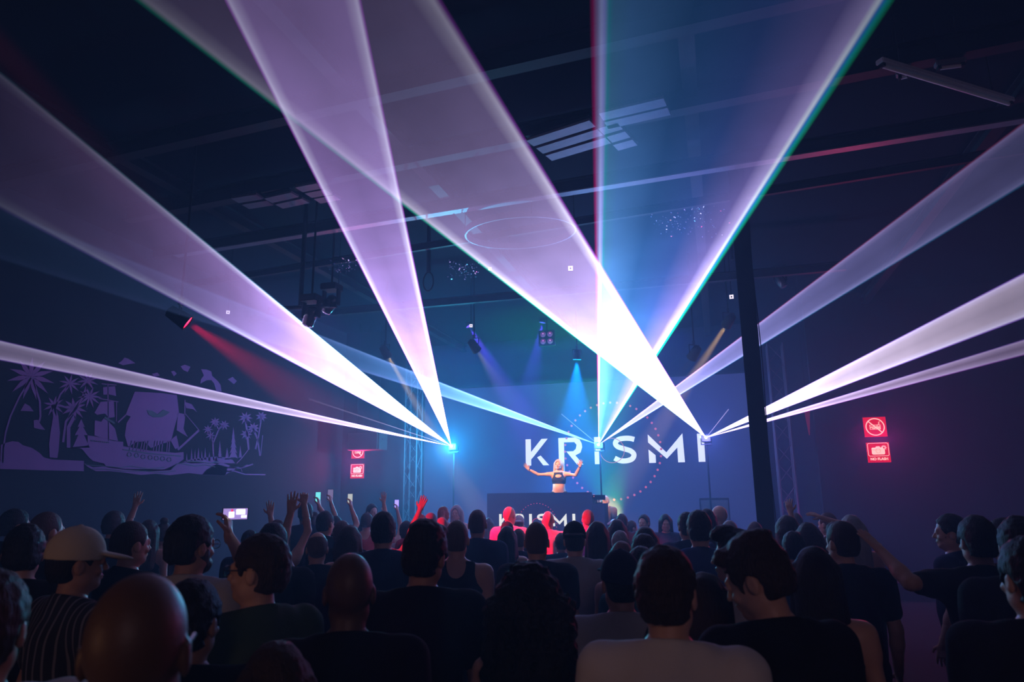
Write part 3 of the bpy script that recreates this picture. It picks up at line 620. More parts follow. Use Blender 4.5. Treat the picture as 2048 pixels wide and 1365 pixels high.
# ------------------------------------------------------------------ laser fans: thin slabs with the lit haze painted into their emission
def room_exit(p, d):
    t = 1e9
    for o_, dd, lo, hi in ((p.x, d.x, XL + .03, XR - .03), (p.y, d.y, YF + .03, 17.55 if False else YB), (p.z, d.z, .05, ZC - .03)):
        if dd > 1e-6: t = min(t, (hi - o_) / dd)
        if dd < -1e-6: t = min(t, (lo - o_) / dd)
    return t
def beam(src, pa, pb, y0, stops, s1, s2, lab, length=None, ext=.03, r0=.25, group=None, th=.008):
    """pa, pb: picture points on the two edges, taken back to real points at depth y0; s1,s2: (fraction, brightness)"""
    g_ = lambda q, k: (atZ(*q, -k) if k < 0 else atY(*q, k)); da = (g_(pa, y0[0]) - src).normalized(); db = (g_(pb, y0[1]) - src).normalized()
    X = (da + db).normalized(); N = da.cross(db).normalized(); Y = N.cross(X)
    if Y.dot(db) < 0: Y = -Y
    ma, mb = da.dot(Y) / da.dot(X), db.dot(Y) / db.dot(X)
    ea, eb = ma - (mb - ma) * ext, mb + (mb - ma) * ext
    def ln(m_):
        d = (X + Y * m_).normalized(); t = room_exit(src, d); 
        return min(t, length) if length else t
    def pt(m_, L): d = (X + Y * m_).normalized(); return d * L
    b = MB(); ms = [ea + (eb - ea) * k / 6 for k in range(7)]
    near = [pt(m_, .03) for m_ in ms]; far = [pt(m_, ln(m_)) for m_ in ms]
    M3 = Matrix((X, Y, X.cross(Y))) # world->local
    loc = [M3 @ p for p in near + far]; hN = Vector((0, 0, th / 2))
    vs = [p - hN for p in loc] + [p + hN for p in loc]; n = 7
    fs = []
    for i in range(6): fs += [(i, i + 1, n + i + 1, n + i), (2 * n + i, 3 * n + i, 3 * n + i + 1, 2 * n + i + 1)]
    fs += [(i + n, i + n + 1, i + 3 * n + 1, i + 3 * n) for i in range(6)] + [(i + 1, i, i + 2 * n, i + 2 * n + 1) for i in range(6)]
    fs += [(0, n, 3 * n, 2 * n), (n - 1, 3 * n - 1, 4 * n - 1, 2 * n - 1)]
    b.add(vs, fs)
    # distance law A*exp(-r/L)/(r+r0) fitted to two brightness readings along the fan
    def rr(fr):
        spx = to_px(src); mid = ((pa[0] + pb[0]) / 2, (pa[1] + pb[1]) / 2); q = (spx[0] + (mid[0] - spx[0]) * fr, spx[1] + (mid[1] - spx[1]) * fr)
        d = ray(*q); t = (src - CAM).dot(N) / d.dot(N); return (CAM + d * t - src).length
    r1, r2 = rr(s1[0]), rr(s2[0]); 
    L_ = (r2 - r1) / max(1e-3, math.log((s1[1] * (r1 + r0)) / (s2[1] * (r2 + r0)))); L_ = L_ if L_ > 0 else 1e3
    A = s1[1] * (r1 + r0) * math.exp(r1 / L_)
    print('beam', lab[:40], 'r', round(r1, 2), round(r2, 2), 'L', round(L_, 2), 'A', round(A, 2))
    m = bpy.data.materials.new('painted_laser_haze'); m.use_nodes = True; n_ = m.node_tree; n_.nodes.clear(); lk = n_.links.new
    out = n_.nodes.new('ShaderNodeOutputMaterial'); add = n_.nodes.new('ShaderNodeAddShader'); tr_ = n_.nodes.new('ShaderNodeBsdfTransparent'); em = n_.nodes.new('ShaderNodeEmission')
    tc = n_.nodes.new('ShaderNodeTexCoord'); sp_ = n_.nodes.new('ShaderNodeSeparateXYZ'); lk(tc.outputs['Object'], sp_.inputs[0])
    def mth(op, a, b_=None, c=None):
        x = n_.nodes.new('ShaderNodeMath'); x.operation = op
        for i, v in enumerate((a, b_, c)):
            if v is None: continue
            if isinstance(v, (int, float)): x.inputs[i].default_value = v
            else: lk(v, x.inputs[i])
        return x.outputs[0]
    u = mth('DIVIDE', mth('SUBTRACT', mth('DIVIDE', sp_.outputs[1], sp_.outputs[0]), ea), eb - ea)
    ln_ = n_.nodes.new('ShaderNodeVectorMath'); ln_.operation = 'LENGTH'; lk(tc.outputs['Object'], ln_.inputs[0]); r = ln_.outputs['Value']
    st = mth('MULTIPLY', mth('DIVIDE', A / 2, mth('ADD', r, r0)), mth('EXPONENT', mth('MULTIPLY', r, -1 / L_)))
    q_ = mth('DIVIDE', st, 1.5); st = mth('DIVIDE', st, mth('SQRT', mth('ADD', 1.0, mth('MULTIPLY', q_, q_))))
    # noise in the emission imitates faint drifting smoke
    nz = n_.nodes.new('ShaderNodeTexNoise'); nz.inputs['Scale'].default_value = 1.3; nz.inputs['Detail'].default_value = 4; lk(tc.outputs['Object'], nz.inputs['Vector'])
    st = mth('MULTIPLY', st, mth('MULTIPLY_ADD', nz.outputs[0], .5, .75))
    cr = n_.nodes.new('ShaderNodeValToRGB'); cr.color_ramp.interpolation = 'LINEAR'
    pk = max(max(c) for _, c in stops); els = cr.color_ramp.elements
    while len(els) < len(stops): els.new(.5)
    for e_, (pos, c) in zip(els, sorted(stops, key=lambda s: s[0])): e_.position = min(1, max(0, pos)); e_.color = (*[x / pk for x in c], 1)
    lk(u, cr.inputs[0]); lk(cr.outputs[0], em.inputs[0]); lk(mth('MULTIPLY', st, pk), em.inputs[1])
    lk(tr_.outputs[0], add.inputs[0]); lk(em.outputs[0], add.inputs[1]); lk(add.outputs[0], out.inputs[0])
    m.cycles.emission_sampling = 'NONE'
    o = b.build('laser_beam', m); o.matrix_world = Matrix.Translation(src) @ M3.transposed().to_4x4()
    tag(o, lab, 'laser beam'); return o
def to_px(p):
    d = p - CAM; z = d.dot(fw); return (1024 + FPX * d.dot(rt) / z, 682.5 - FPX * d.dot(up) / z)
def prof(fa, ea_, mid, eb_, fb, w, ext=.03):
    """fringe, edge, interior, edge, fringe colours; w edge width as a share of the fan"""
    e = ext / (1 + 2 * ext); w = w / (1 + 2 * ext); sc = lambda c, k: tuple(x * k for x in c)
    return [(0, (0, 0, 0)), (e * .45, fa), (e + w * .3, ea_), (e + w * 1.2, tuple((a + b) / 2 for a, b in zip(ea_, mid))), (e + w * 3.2, mid), (.5, sc(mid, .82)),
            (1 - e - w * 3.2, mid), (1 - e - w * 1.2, tuple((a + b) / 2 for a, b in zip(eb_, mid))), (1 - e - w * .3, eb_), (1 - e * .45, fb), (1, (0, 0, 0))]
WH = (1.8, 1.75, 2.5); LIL = (.62, .45, 1.0); BLU = (.10, .26, .95); K0 = (0, 0, 0)
GR = (.0, .85, .55); PU = (.55, .08, .95); VI = (.35, .15, 1.0); RE = (.55, .0, .10)
beam(LA, (0, 683), (0, 719), (7.5, 7.5), prof(VI, (1.5, 1.4, 2.4), (.75, .62, 1.15), (1.5, 1.3, 2.5), VI, .08, .08), (.5, .55), (.98, .17), 'narrow white laser beam reaching flat to the left wall over the ship mural', ext=.08)
beam(LA, (595, 789), (595, 793), (12, 12), prof(K0, (.8, .7, 1.2), (.8, .7, 1.2), (.8, .7, 1.2), K0, .2, .1), (.3, .6), (1.0, .03), 'thin pale laser ray between the two left laser fans', length=4.6, ext=.1)
beam(LA, (0, 148), (0, 412), (-5.6, -4.4), prof((.1, .4, .6), (1.5, 1.45, 2.5), (.66, .42, 1.15), (1.45, 1.4, 2.4), VI, .03), (.45, .60), (.95, .028), 'broad lilac laser fan crossing to the upper left')
beam(LA, (455, 0), (716, 0), (-5.9, -5.9), prof(PU, (1.6, 1.5, 2.4), (.62, .40, 1.1), (1.7, 1.6, 2.5), PU, .035), (.45, .60), (.95, .14), 'upright lilac laser fan rising from the left projector')
beam(LB, (0, 420), (0, 517), (-4.6, -4.1), prof((.05, .2, .5), (.4, .75, 1.9), (.16, .42, 1.1), (.35, .6, 1.7), (.05, .2, .5), .06, .05), (.35, .42), (.98, .010), 'faint blue laser fan reaching far left behind the broad lilac fan', ext=.05)
beam(LB, (1077, 789), (1077, 792), (13, 13), prof(K0, (.7, .8, 1.3), (.7, .8, 1.3), (.7, .8, 1.3), K0, .2, .1), (.3, .8), (1.0, .1), 'thin pale laser ray beside the cyan spotlight', length=2.6, ext=.1)
bs = [(0, K0), (.012, (.6, .0, .22)), (.028, (.55, .45, 1.1)), (.04, (.9, 1.1, 2.3)), (.05, (.7, .8, 2.2)), (.065, (.08, .72, 1.1)), (.08, (.14, .50, 1.05)), (.14, (.13, .42, 1.1)), (.35, (.05, .20, .62)), (.6, (.07, .17, .65)), (.84, (.30, .26, .85)), (.925, (1.0, .85, 1.9)), (.947, (1.9, 2.2, 2.8)), (.962, (.04, .50, 1.7)), (.976, (.0, .80, .75)), (.990, (.0, .40, .16)), (1, K0)]
beam(LB, (1190, 0), (1780, 0), (-5.9, -5.9), bs, (.45, .62), (.95, .13), 'wide blue laser fan opening straight up from the middle projector', ext=.02)
beam(LB, (2048, 248), (2048, 366), (8.5, 8.5), prof((.5, .05, .2), (.95, .8, 1.9), (.38, .38, 1.0), (.8, .85, 2.0), (.0, .3, .7), .05, .05), (.4, .5), (.98, .10), 'blue violet laser fan passing behind the black pillar to the right', ext=.05)
beam(LC, (285, 0), (870, 0), (-5.7, -5.7), prof(GR, (1.7, 1.6, 2.4), (.62, .47, 1.04), (1.8, 1.7, 2.5), PU, .028), (.45, .52), (.95, .065), 'widest lilac laser fan sweeping from the right projector to the upper left')
beam(LC, (1481, 787), (1482, 790), (14, 14), prof(K0, (1, .9, 1.6), (1, .9, 1.6), (1, .9, 1.6), K0, .2, .1), (.3, .8), (1.0, .15), 'thin pale laser ray between the right projector and the black pillar', length=1.9, ext=.1)
beam(LC, (2048, 549), (2048, 634), (9.0, 9.0), prof(VI, (1.6, 1.4, 2.4), (1.0, .85, 1.25), (1.6, 1.5, 2.4), VI, .06, .05), (.4, 1.3), (.98, .28), 'bright lilac laser fan shooting right over the red signs', ext=.05)
beam(LC, (2048, 681), (2048, 709), (9.0, 9.0), prof(VI, (1.5, 1.2, 2.2), (.8, .6, 1.1), (1.5, 1.2, 2.3), PU, .12, .1), (.4, .9), (.98, .16), 'narrow violet laser beam just below the bright lilac one on the right', ext=.1)
# ------------------------------------------------------------------ people: smooth distance-field bodies turned into one continuous mesh
class Field:
    def __init__(s, lo, hi, h):
        s.lo = np.array(lo, float); s.h = h; s.n = np.ceil((np.array(hi) - s.lo) / h).astype(int) + 1
        s.F = np.full(s.n, 1.0)
        s.ax = [s.lo[i] + h * np.arange(s.n[i]) for i in range(3)]
    def sub(s, a, b):
        i0 = np.clip(np.floor((np.array(a) - s.lo) / s.h).astype(int), 0, s.n - 1); i1 = np.clip(np.ceil((np.array(b) - s.lo) / s.h).astype(int) + 1, 1, s.n)
        sl = tuple(slice(i, j) for i, j in zip(i0, i1))
        if any(j <= i for i, j in zip(i0, i1)): return None, None
        X = s.ax[0][sl[0]][:, None, None]; Y = s.ax[1][sl[1]][None, :, None]; Z = s.ax[2][sl[2]][None, None, :]
        return sl, (X, Y, Z)
    def comb(s, sl, d, k, op):
        A = s.F[sl]
        if op == 'cut':
            d = -d
            if k <= 0: s.F[sl] = np.maximum(A, d); return
            h = np.clip(.5 - .5 * (d - A) / k * -1 - .0, 0, 1) if False else np.clip(.5 + .5 * (d - A) / k, 0, 1)
            s.F[sl] = A * (1 - h) + d * h + k * h * (1 - h); return
        if k <= 0: s.F[sl] = np.minimum(A, d); return
        h = np.clip(.5 + .5 * (A - d) / k, 0, 1); s.F[sl] = A * (1 - h) + d * h - k * h * (1 - h)
    def cap(s, a, b, r1, r2=None, k=.02, op='add'):
        a, b = np.array(a, float), np.array(b, float); r2 = r1 if r2 is None else r2; m = max(r1, r2) + k + 3 * s.h
        sl, G = s.sub(np.minimum(a, b) - m, np.maximum(a, b) + m)
        if sl is None: return
        ab = b - a; L = ab @ ab + 1e-12
        P = [G[i] - a[i] for i in range(3)]; t = np.clip((P[0] * ab[0] + P[1] * ab[1] + P[2] * ab[2]) / L, 0, 1)
        d = np.sqrt(sum((P[i] - t * ab[i]) ** 2 for i in range(3))) - (r1 + (r2 - r1) * t); s.comb(sl, d, k, op)
    def ell(s, c, r, k=.02, rot=None, op='add'):
        c = np.array(c, float); r = np.array(r, float); m = max(r) + k + 3 * s.h
        sl, G = s.sub(c - m, c + m)
        if sl is None: return
        P = [G[i] - c[i] for i in range(3)]
        if rot is not None: P = [sum(rot[j][i] * P[j] for j in range(3)) for i in range(3)]
        q = np.sqrt(sum((P[i] / r[i]) ** 2 for i in range(3))) + 1e-9; g = np.sqrt(sum((P[i] / r[i] ** 2) ** 2 for i in range(3))) + 1e-9
        d = q * (q - 1) / g; s.comb(sl, d, k, op)
    def plane(s, p, n, k=0):     # keep the side opposite to n
        n = np.array(n, float); n = n / np.linalg.norm(n); p = np.array(p, float)
        sl = (slice(None),) * 3; G = (s.ax[0][:, None, None], s.ax[1][None, :, None], s.ax[2][None, None, :])
        d = sum((G[i] - p[i]) * n[i] for i in range(3)); A = s.F
        if k <= 0: s.F = np.maximum(A, d)
        else: h = np.clip(.5 + .5 * (d - A) / k, 0, 1); s.F = A * (1 - h) + d * h + k * h * (1 - h)
    def noise(s, amp, f, seed=0, st=(1, 1, 1)):
        X, Y, Z = s.ax[0][:, None, None] * st[0], s.ax[1][None, :, None] * st[1], s.ax[2][None, None, :] * st[2]; o = seed * 1.7
        n = (np.sin(X * f + o + 1.3 * np.sin(Z * f * .7 + o)) + np.sin(Y * f * 1.1 + 2 * o + 1.1 * np.sin(X * f * .8)) + np.sin(Z * f * .9 + 1.3 * o + 1.2 * np.sin(Y * f * 1.2))) / 3
        s.F = s.F + amp * n
    def mesh(s):
        F = s.F.copy(); F[0] = F[-1] = 1; F[:, 0] = F[:, -1] = 1; F[:, :, 0] = F[:, :, -1] = 1
        n = np.array(F.shape); ins = F < 0
        cs = tuple(n - 1); cnt = np.zeros(cs); acc = [np.zeros(cs) for _ in range(3)]
        C = [(i, j, k) for i in (0, 1) for j in (0, 1) for k in (0, 1)]
        def v(c): return F[c[0]:c[0] + cs[0], c[1]:c[1] + cs[1], c[2]:c[2] + cs[2]]
        act = None
        V = {c: v(c) for c in C}; I = {c: V[c] < 0 for c in C}
        any_ = np.zeros(cs, bool); all_ = np.ones(cs, bool)
        for c in C: any_ |= I[c]; all_ &= I[c]
        idx = np.nonzero(any_ & ~all_)
        if len(idx[0]) == 0: return np.zeros((0, 3)), np.zeros((0, 4), int)
        acc = np.zeros((len(idx[0]), 3)); cnt = np.zeros(len(idx[0]))
        vals = {c: V[c][idx] for c in C}
        for c in C:
            for ax in range(3):
                if c[ax]: continue
                d = list(c); d[ax] = 1; d = tuple(d); a, b = vals[c], vals[d]; cr = (a < 0) != (b < 0)
                t = np.where(cr, a / np.where(cr, a - b, 1), 0)
                for q in range(3): acc[:, q] += np.where(cr, (t if q == ax else c[q]), 0)
                cnt += cr
        pos = acc / cnt[:, None] + np.stack(idx, 1); pos = s.lo + pos * s.h
        id_ = np.full(cs, -1); id_[idx] = np.arange(len(idx[0]))
        faces = []
        for ax in range(3):
            u, w = [(1, 2), (2, 0), (0, 1)][ax]
            sa = [slice(None)] * 3; sb = [slice(None)] * 3; sa[ax] = slice(0, -1); sb[ax] = slice(1, None)
            A, B = ins[tuple(sa)], ins[tuple(sb)]; e = np.nonzero(A != B); e = np.stack(e, 1)
            ok = (e[:, u] > 0) & (e[:, w] > 0) & (e[:, u] < n[u] - 1) & (e[:, w] < n[w] - 1); e = e[ok]
            fl = A[tuple(e.T)]
            def g(du, dw): q = e.copy(); q[:, u] -= du; q[:, w] -= dw; return id_[tuple(q.T)]
            f = np.stack([g(1, 1), g(0, 1), g(0, 0), g(1, 0)], 1); f[~fl] = f[~fl][:, ::-1]; faces.append(f)
        return pos, np.concatenate(faces)
def join(parts):
    V, Fc, k = [], [], 0
    for v, f in parts: V.append(v); Fc.append(f + k); k += len(v)
    return np.concatenate(V), np.concatenate(Fc)
def np_mesh(name, vf, m):
    v, f = vf; me = bpy.data.meshes.new(name); me.vertices.add(len(v)); me.vertices.foreach_set('co', v.astype('f').ravel())
    me.loops.add(f.size); me.loops.foreach_set('vertex_index', f.astype('i').ravel()); me.polygons.add(len(f))
    me.polygons.foreach_set('loop_start', np.arange(0, f.size, f.shape[1], dtype='i'))
    me.polygons.foreach_set('use_smooth', np.ones(len(f), bool)); me.update(calc_edges=True); me.materials.append(m); return me

def rotm(yaw, pitch, tilt=0):
    return np.array(Matrix.Rotation(-yaw, 3, 'Z') @ Matrix.Rotation(pitch, 3, 'X') @ Matrix.Rotation(tilt, 3, 'Y'))
NP = np.array([0, -.012, 1.50])       # pivot of the head
class Pose:
    """joints for a 1.75 m figure that faces +Y, right hand at +X"""
    def __init__(s, sex='m', arms='down', hy=0, hp=0, ht=0, fat=0, lean=0):
        s.sex, s.fat = sex, fat; s.H = rotm(R(hy), R(hp), R(ht)); w = .165 if sex == 'f' else .195
        s.sh = {1: np.array([w, 0, 1.405]), -1: np.array([-w, 0, 1.405])}
        A = ARMS[arms] if isinstance(arms, str) else arms
        s.arm = {}
        for sd in (1, -1):
            a = A.get(sd) or ARMS['down'][sd]
            e, wr, hd, pn, curl = a
            s.arm[sd] = [np.array([sd * e[0] + (sd * (w - .195) if e[2] < 1.3 else 0), e[1], e[2]]), np.array([sd * wr[0], wr[1], wr[2]]), np.array([sd * hd[0], hd[1], hd[2]], float), np.array([sd * pn[0], pn[1], pn[2]], float), curl]
    def hd(s, p): return s.H @ (np.array(p) - NP) + NP
DN = ((.235, -.02, 1.14), (.25, .07, .90), (0, .15, -1), (-1, 0, 0), .5)
UPR = ((.27, .10, 1.66), (.22, .15, 1.91), (-.05, .2, 1), (0, 1, -.1), .12)
FIST = ((.27, .10, 1.66), (.22, .15, 1.91), (-.05, .2, 1), (0, 1, -.1), 1.6)
PHN = ((.27, .22, 1.52), (.15, .36, 1.70), (-.1, .25, 1), (-.7, .3, 0), 1.0)
PHU = ((.28, .17, 1.64), (.19, .24, 1.87), (-.1, .2, 1), (-.7, .3, 0), 1.0)
FWD = ((.24, .10, 1.17), (.13, .33, 1.22), (-.4, 1, .3), (-.6, 0, 1), .9)
SIDE = ((.36, -.16, 1.42), (.47, .0, 1.57), (.4, .35, .5), (0, 0, -1), .1)
ARMS = {'down': {1: DN, -1: DN}, 'up_r': {1: UPR}, 'up_l': {-1: UPR}, 'up_both': {1: UPR, -1: UPR}, 'fist_r': {1: FIST}, 'fist_l': {-1: FIST},
        'phone_r': {1: PHN}, 'phone_l': {-1: PHN}, 'phone_up_r': {1: PHU}, 'phone_up_l': {-1: PHU}, 'phone_both': {1: PHN, -1: PHN}, 'front': {1: FWD, -1: FWD}, 'side_l': {-1: SIDE},
        'dj': {1: ((.44, .05, 1.40), (.645, .12, 1.53), (.55, .1, .85), (0, 1, 0), .15), -1: ((.37, .10, 1.37), (.475, .15, 1.58), (.15, .1, 1), (0, 1, 0), .15)},
        'desk': {1: ((.26, .12, 1.18), (.18, .34, 1.10), (-.3, 1, 0), (0, 0, -1), .4), -1: ((.26, .12, 1.18), (.18, .34, 1.10), (-.3, 1, 0), (0, 0, -1), .4)}}
def torso(F, P, g=0, k=.05, arms=0.0, hips=True):
    f = P.fat; w = P.sh[1][0]
    F.ell((0, .005, 1.27), (.158 * w / .195 + g + f * .03, .105 + g + f * .03, .20), k)
    F.cap((-w + .05, -.005, 1.375), (w - .05, -.005, 1.375), .062 + g, None, k)
    F.cap((0, -.01, 1.10), (0, .0, 1.32), .108 * (.85 if P.sex == 'f' else 1) + g + f * .06, .125 + g, k)
    F.ell((0, .03 + f * .03, 1.08), (.13 * (.87 if P.sex == 'f' else 1) + g + f * .06, .10 + g + f * .06, .15), k)
    for sd in (1, -1):
        F.cap((sd * .03, -.02, 1.465), (sd * (w - .035), -.012, 1.412), .042 + g, .040 + g, k)
        F.cap(P.sh[sd], P.sh[sd] + (P.arm[sd][0] - P.sh[sd]) * .25, .053 + g, .050 + g, .04)
    if P.sex == 'f':
        for sd in (1, -1): F.ell((sd * .072, .085, 1.265), (.062 + g, .055 + g, .058), .03)
    if hips:
        F.ell((0, -.005, .95), (.155 + g + f * .03, .112 + g + f * .03, .12), .06)
def legs(F, P, g=0, k=.04, end=.09):
    for sd in (1, -1):
        hp, kn, an = np.array([sd * .085, -.005, .90]), np.array([sd * .10, .01, .50]), np.array([sd * .105, -.025, .09])
        F.cap(hp, kn, .086 + g, .055 + g, k); F.cap(kn, kn + (an - kn) * .45, .054 + g, .052 + g, .03)
        F.cap(kn + (an - kn) * .3, kn + (an - kn) * (1 if end < .1 else .9), .052 + g, .036 + g, .03)
def hand(F, w, d, n, sd, curl, r=1.0):
    d = d / np.linalg.norm(d); n = n - d * (n @ d); n = n / np.linalg.norm(n); s = np.cross(d, n) * 1.0
    s = s * (1 if sd > 0 else -1)          # towards the thumb
    F.cap(w - d * .03, w + d * .02, .024, .022, .01)
    for i in range(4):
        off = (1.5 - i) * .0195; kn = w + d * (.086 - abs(i - 1.2) * .004) + s * off
        F.cap(w + d * .01 + s * off * .6, kn, .014, .0115, .010)
        l = (.070, .078, .073, .057)[i]; sp = s * (1.5 - i) * .10
        a1 = curl * .55; dd = (d + sp) * math.cos(a1) + n * math.sin(a1); dd /= np.linalg.norm(dd)
        p1 = kn + dd * l * .5; a2 = curl * 1.2; d2 = (d + sp) * math.cos(a2) + n * math.sin(a2); d2 /= np.linalg.norm(d2)
        F.cap(kn, p1, .0098, .0088, .003); F.cap(p1, p1 + d2 * l * .52, .0088, .0070, .002)
    t0 = w + d * .022 + s * .022; t1 = t0 + (d * .55 + s * .75 + n * .25) * .042; t2 = t1 + (d * (.85) + s * .35 + n * (.2 + curl * .4)) * .034
    F.cap(t0, t1, .014, .011, .008); F.cap(t1, t2, .011, .0085, .003)
def head(F, P, eyes=True):
    h = P.hd; Hm = P.H; s = .96 if P.sex == 'f' else 1.0
    F.cap((0, -.02, 1.42), h((0, -.005, 1.555)), .062 * (.84 if P.sex == 'f' else 1), .055 * (.84 if P.sex == 'f' else 1), .03)
    F.ell(h((0, -.012, 1.648)), (.0765 * s, .097 * s, .102), .02, Hm)
    F.ell(h((0, .025, 1.585)), (.058 * s, .066, .078), .03, Hm)
    F.ell(h((0, .058, 1.537)), (.032 * s, .030, .022), .02, Hm)                       # chin
    for sd in (1, -1):
        F.ell(h((sd * .045 * s, .012, 1.555)), (.018, .035, .022), .02, Hm)             # jaw
        F.ell(h((sd * .038, .068, 1.592)), (.020, .018, .016), .012, Hm)                # cheek
        F.ell(h((sd * .030, .095, 1.627)), (.016, .012, .012), .008, Hm, 'cut')         # eye socket
        F.ell(h((sd * .079 * s, -.008, 1.612)), (.010, .020, .032), .006, Hm)           # ear
        F.ell(h((sd * .092 * s, -.002, 1.616)), (.007, .010, .017), .004, Hm, 'cut')
        F.ell(h((sd * .030, .083, 1.627)), (.0115, .011, .011), .002, Hm)               # eyeball
    F.cap(h((-.03, .083, 1.645)), h((.03, .083, 1.645)), .0105, .0105, .012)            # brow
    F.cap(h((0, .090, 1.632)), h((0, .108, 1.598)), .0075, .0105, .008)                 # nose
    for sd in (1, -1): F.ell(h((sd * .010, .100, 1.595)), (.008, .009, .006), .005, Hm)
    F.ell(h((0, .089, 1.571)), (.023, .010, .0055), .004, Hm); F.ell(h((0, .087, 1.560)), (.020, .010, .0065), .004, Hm)   # lips
    F.cap(h((-.021, .101, 1.5655)), h((.021, .101, 1.5655)), .0022, .0022, .002, 'cut')
def body_mesh(P, hh, hc, hh2):
    F = Field((-.75, -.3, -.01), (.75, .5, 2.0), hc) if any(P.arm[s_][1][2] > 1.3 for s_ in (1, -1)) else Field((-.36, -.26, -.01), (.36, .46, 1.62), hc)
    torso(F, P); legs(F, P)
    for sd in (1, -1):
        sh = P.sh[sd]; e, w, d, n, c = P.arm[sd]; k_ = .88 if P.sex == 'f' else 1
        F.cap(sh, e, .050 * k_, .039 * k_, .03); F.cap(e, e + (w - e) * .35, .040 * k_, .041 * k_, .02); F.cap(e + (w - e) * .3, w, .040 * k_, .025 * k_, .02)
        F.cap((sd * .105, -.05, .035), (sd * .115, .12, .025), .032, .028, .03); F.cap((sd * .105, -.025, .1), (sd * .105, -.03, .04), .036, .036, .03)
    F.cap((0, -.02, 1.42), P.hd((0, -.005, 1.55)), .058 * (.84 if P.sex == 'f' else 1), .050 * (.84 if P.sex == 'f' else 1), .03)
    F.plane((0, 0, .002), (0, 0, -1))
    parts = [F.mesh()]
    c = P.hd((0, 0, 1.62)); G = Field((-.15 + c[0] * .7, -.17 + c[1] * .7, 1.40), (.15 + c[0] * .7, .19 + c[1] * .9, c[2] + .17), hh); head(G, P)
    parts.append(G.mesh())
    for sd in (1, -1):
        e, w, d, n, c = P.arm[sd]; q = w + d / np.linalg.norm(d) * .08
        lo = np.minimum(w, q) - .13; hi = np.maximum(w, q) + .13; D = Field(lo, hi, hh2)
        D.cap(e + (w - e) * .3, w, .0405, .0255, .02); hand(D, w, d, n, sd, c)
        parts.append(D.mesh())
    return join(parts)
def shirt_mesh(P, kind, h, seed):
    hi = 1.75 if any(P.arm[s_][0][2] > 1.35 for s_ in (1, -1)) else 1.58
    F = Field((-.62, -.28, .70), (.62, .36, hi), h); g = {'tee': .018, 'shirt': .022, 'tank': .010, 'dress': .012, 'crop': .008, 'hoodie': .032}[kind]
    torso(F, P, g)
    for sd in (1, -1):
        sh = P.sh[sd]; e, w = P.arm[sd][0], P.arm[sd][1]
        if kind in ('tee', 'shirt'):
            F.cap(sh, sh + (e - sh) * (.62 if kind == 'tee' else .75), .062 + .01, .064, .03)
        if kind == 'hoodie':
            F.cap(sh, e, .072, .058, .03); F.cap(e, e + (w - e) * .9, .057, .042, .02)
    if kind in ('tee', 'shirt', 'hoodie'):
        F.cap((0, -.02, 1.44), (0, -.016, 1.485), .078, .070, .02)
    if kind == 'hoodie': F.ell((0, -.10, 1.45), (.12, .06, .07), .04)
    F.noise(.0035 if kind != 'crop' else .001, 30, seed, (1, 1, .6)); F.noise(.003 if kind != 'crop' else .0, 62, seed + 3, (1.2, .8, .5))
    if kind == 'tank' or kind == 'dress':
        for sd in (1, -1): F.ell((sd * (P.sh[1][0] + .015), 0, 1.42), (.085, .2, .13), .01, None, 'cut')
        F.ell((0, .10, 1.46), (.085, .12, .12), .01, None, 'cut'); F.ell((0, -.12, 1.50), (.085, .10, .12), .01, None, 'cut')
    if kind == 'crop':
        for sd in (1, -1): F.ell((sd * (P.sh[1][0] + .02), 0, 1.42), (.09, .2, .14), .01, None, 'cut')
        F.ell((0, .11, 1.36), (.065, .06, .035), .006, None, 'cut'); F.plane((0, 0, 1.17), (0, 0, -1)); F.plane((0, 0, 1.45), (0, 0, 1))
    else:
        F.plane((0, 0, .86 if kind != 'dress' else .72), (0, 0, -1), .01); 
        F.plane((0, 0, 1.492 - (0.02 if kind in ('tank', 'dress') else 0)), (0, .30, 1), .004)
    return F.mesh()
def trousers_mesh(P, h):
    F = Field((-.3, -.24, .07), (.3, .24, 1.08), h)
    F.ell((0, -.005, .95), (.168 + P.fat * .03, .125 + P.fat * .03, .12), .05); legs(F, P, .014, .04, .12); F.noise(.003, 34, 2); F.plane((0, 0, 1.0), (0, 0, 1)); F.plane((0, 0, .12), (0, 0, -1)); return F.mesh()
def shoes_mesh():
    parts = []
    for sd in (1, -1):
        F = Field((sd * .11 - .08, -.14, -.005), (sd * .11 + .08, .24, .16), .011)
        F.cap((sd * .105, -.055, .045), (sd * .12, .14, .036), .044, .038, .02); F.cap((sd * .105, -.03, .11), (sd * .105, -.03, .05), .048, .048, .03); F.plane((0, 0, .003), (0, 0, -1)); parts.append(F.mesh())
    return join(parts)
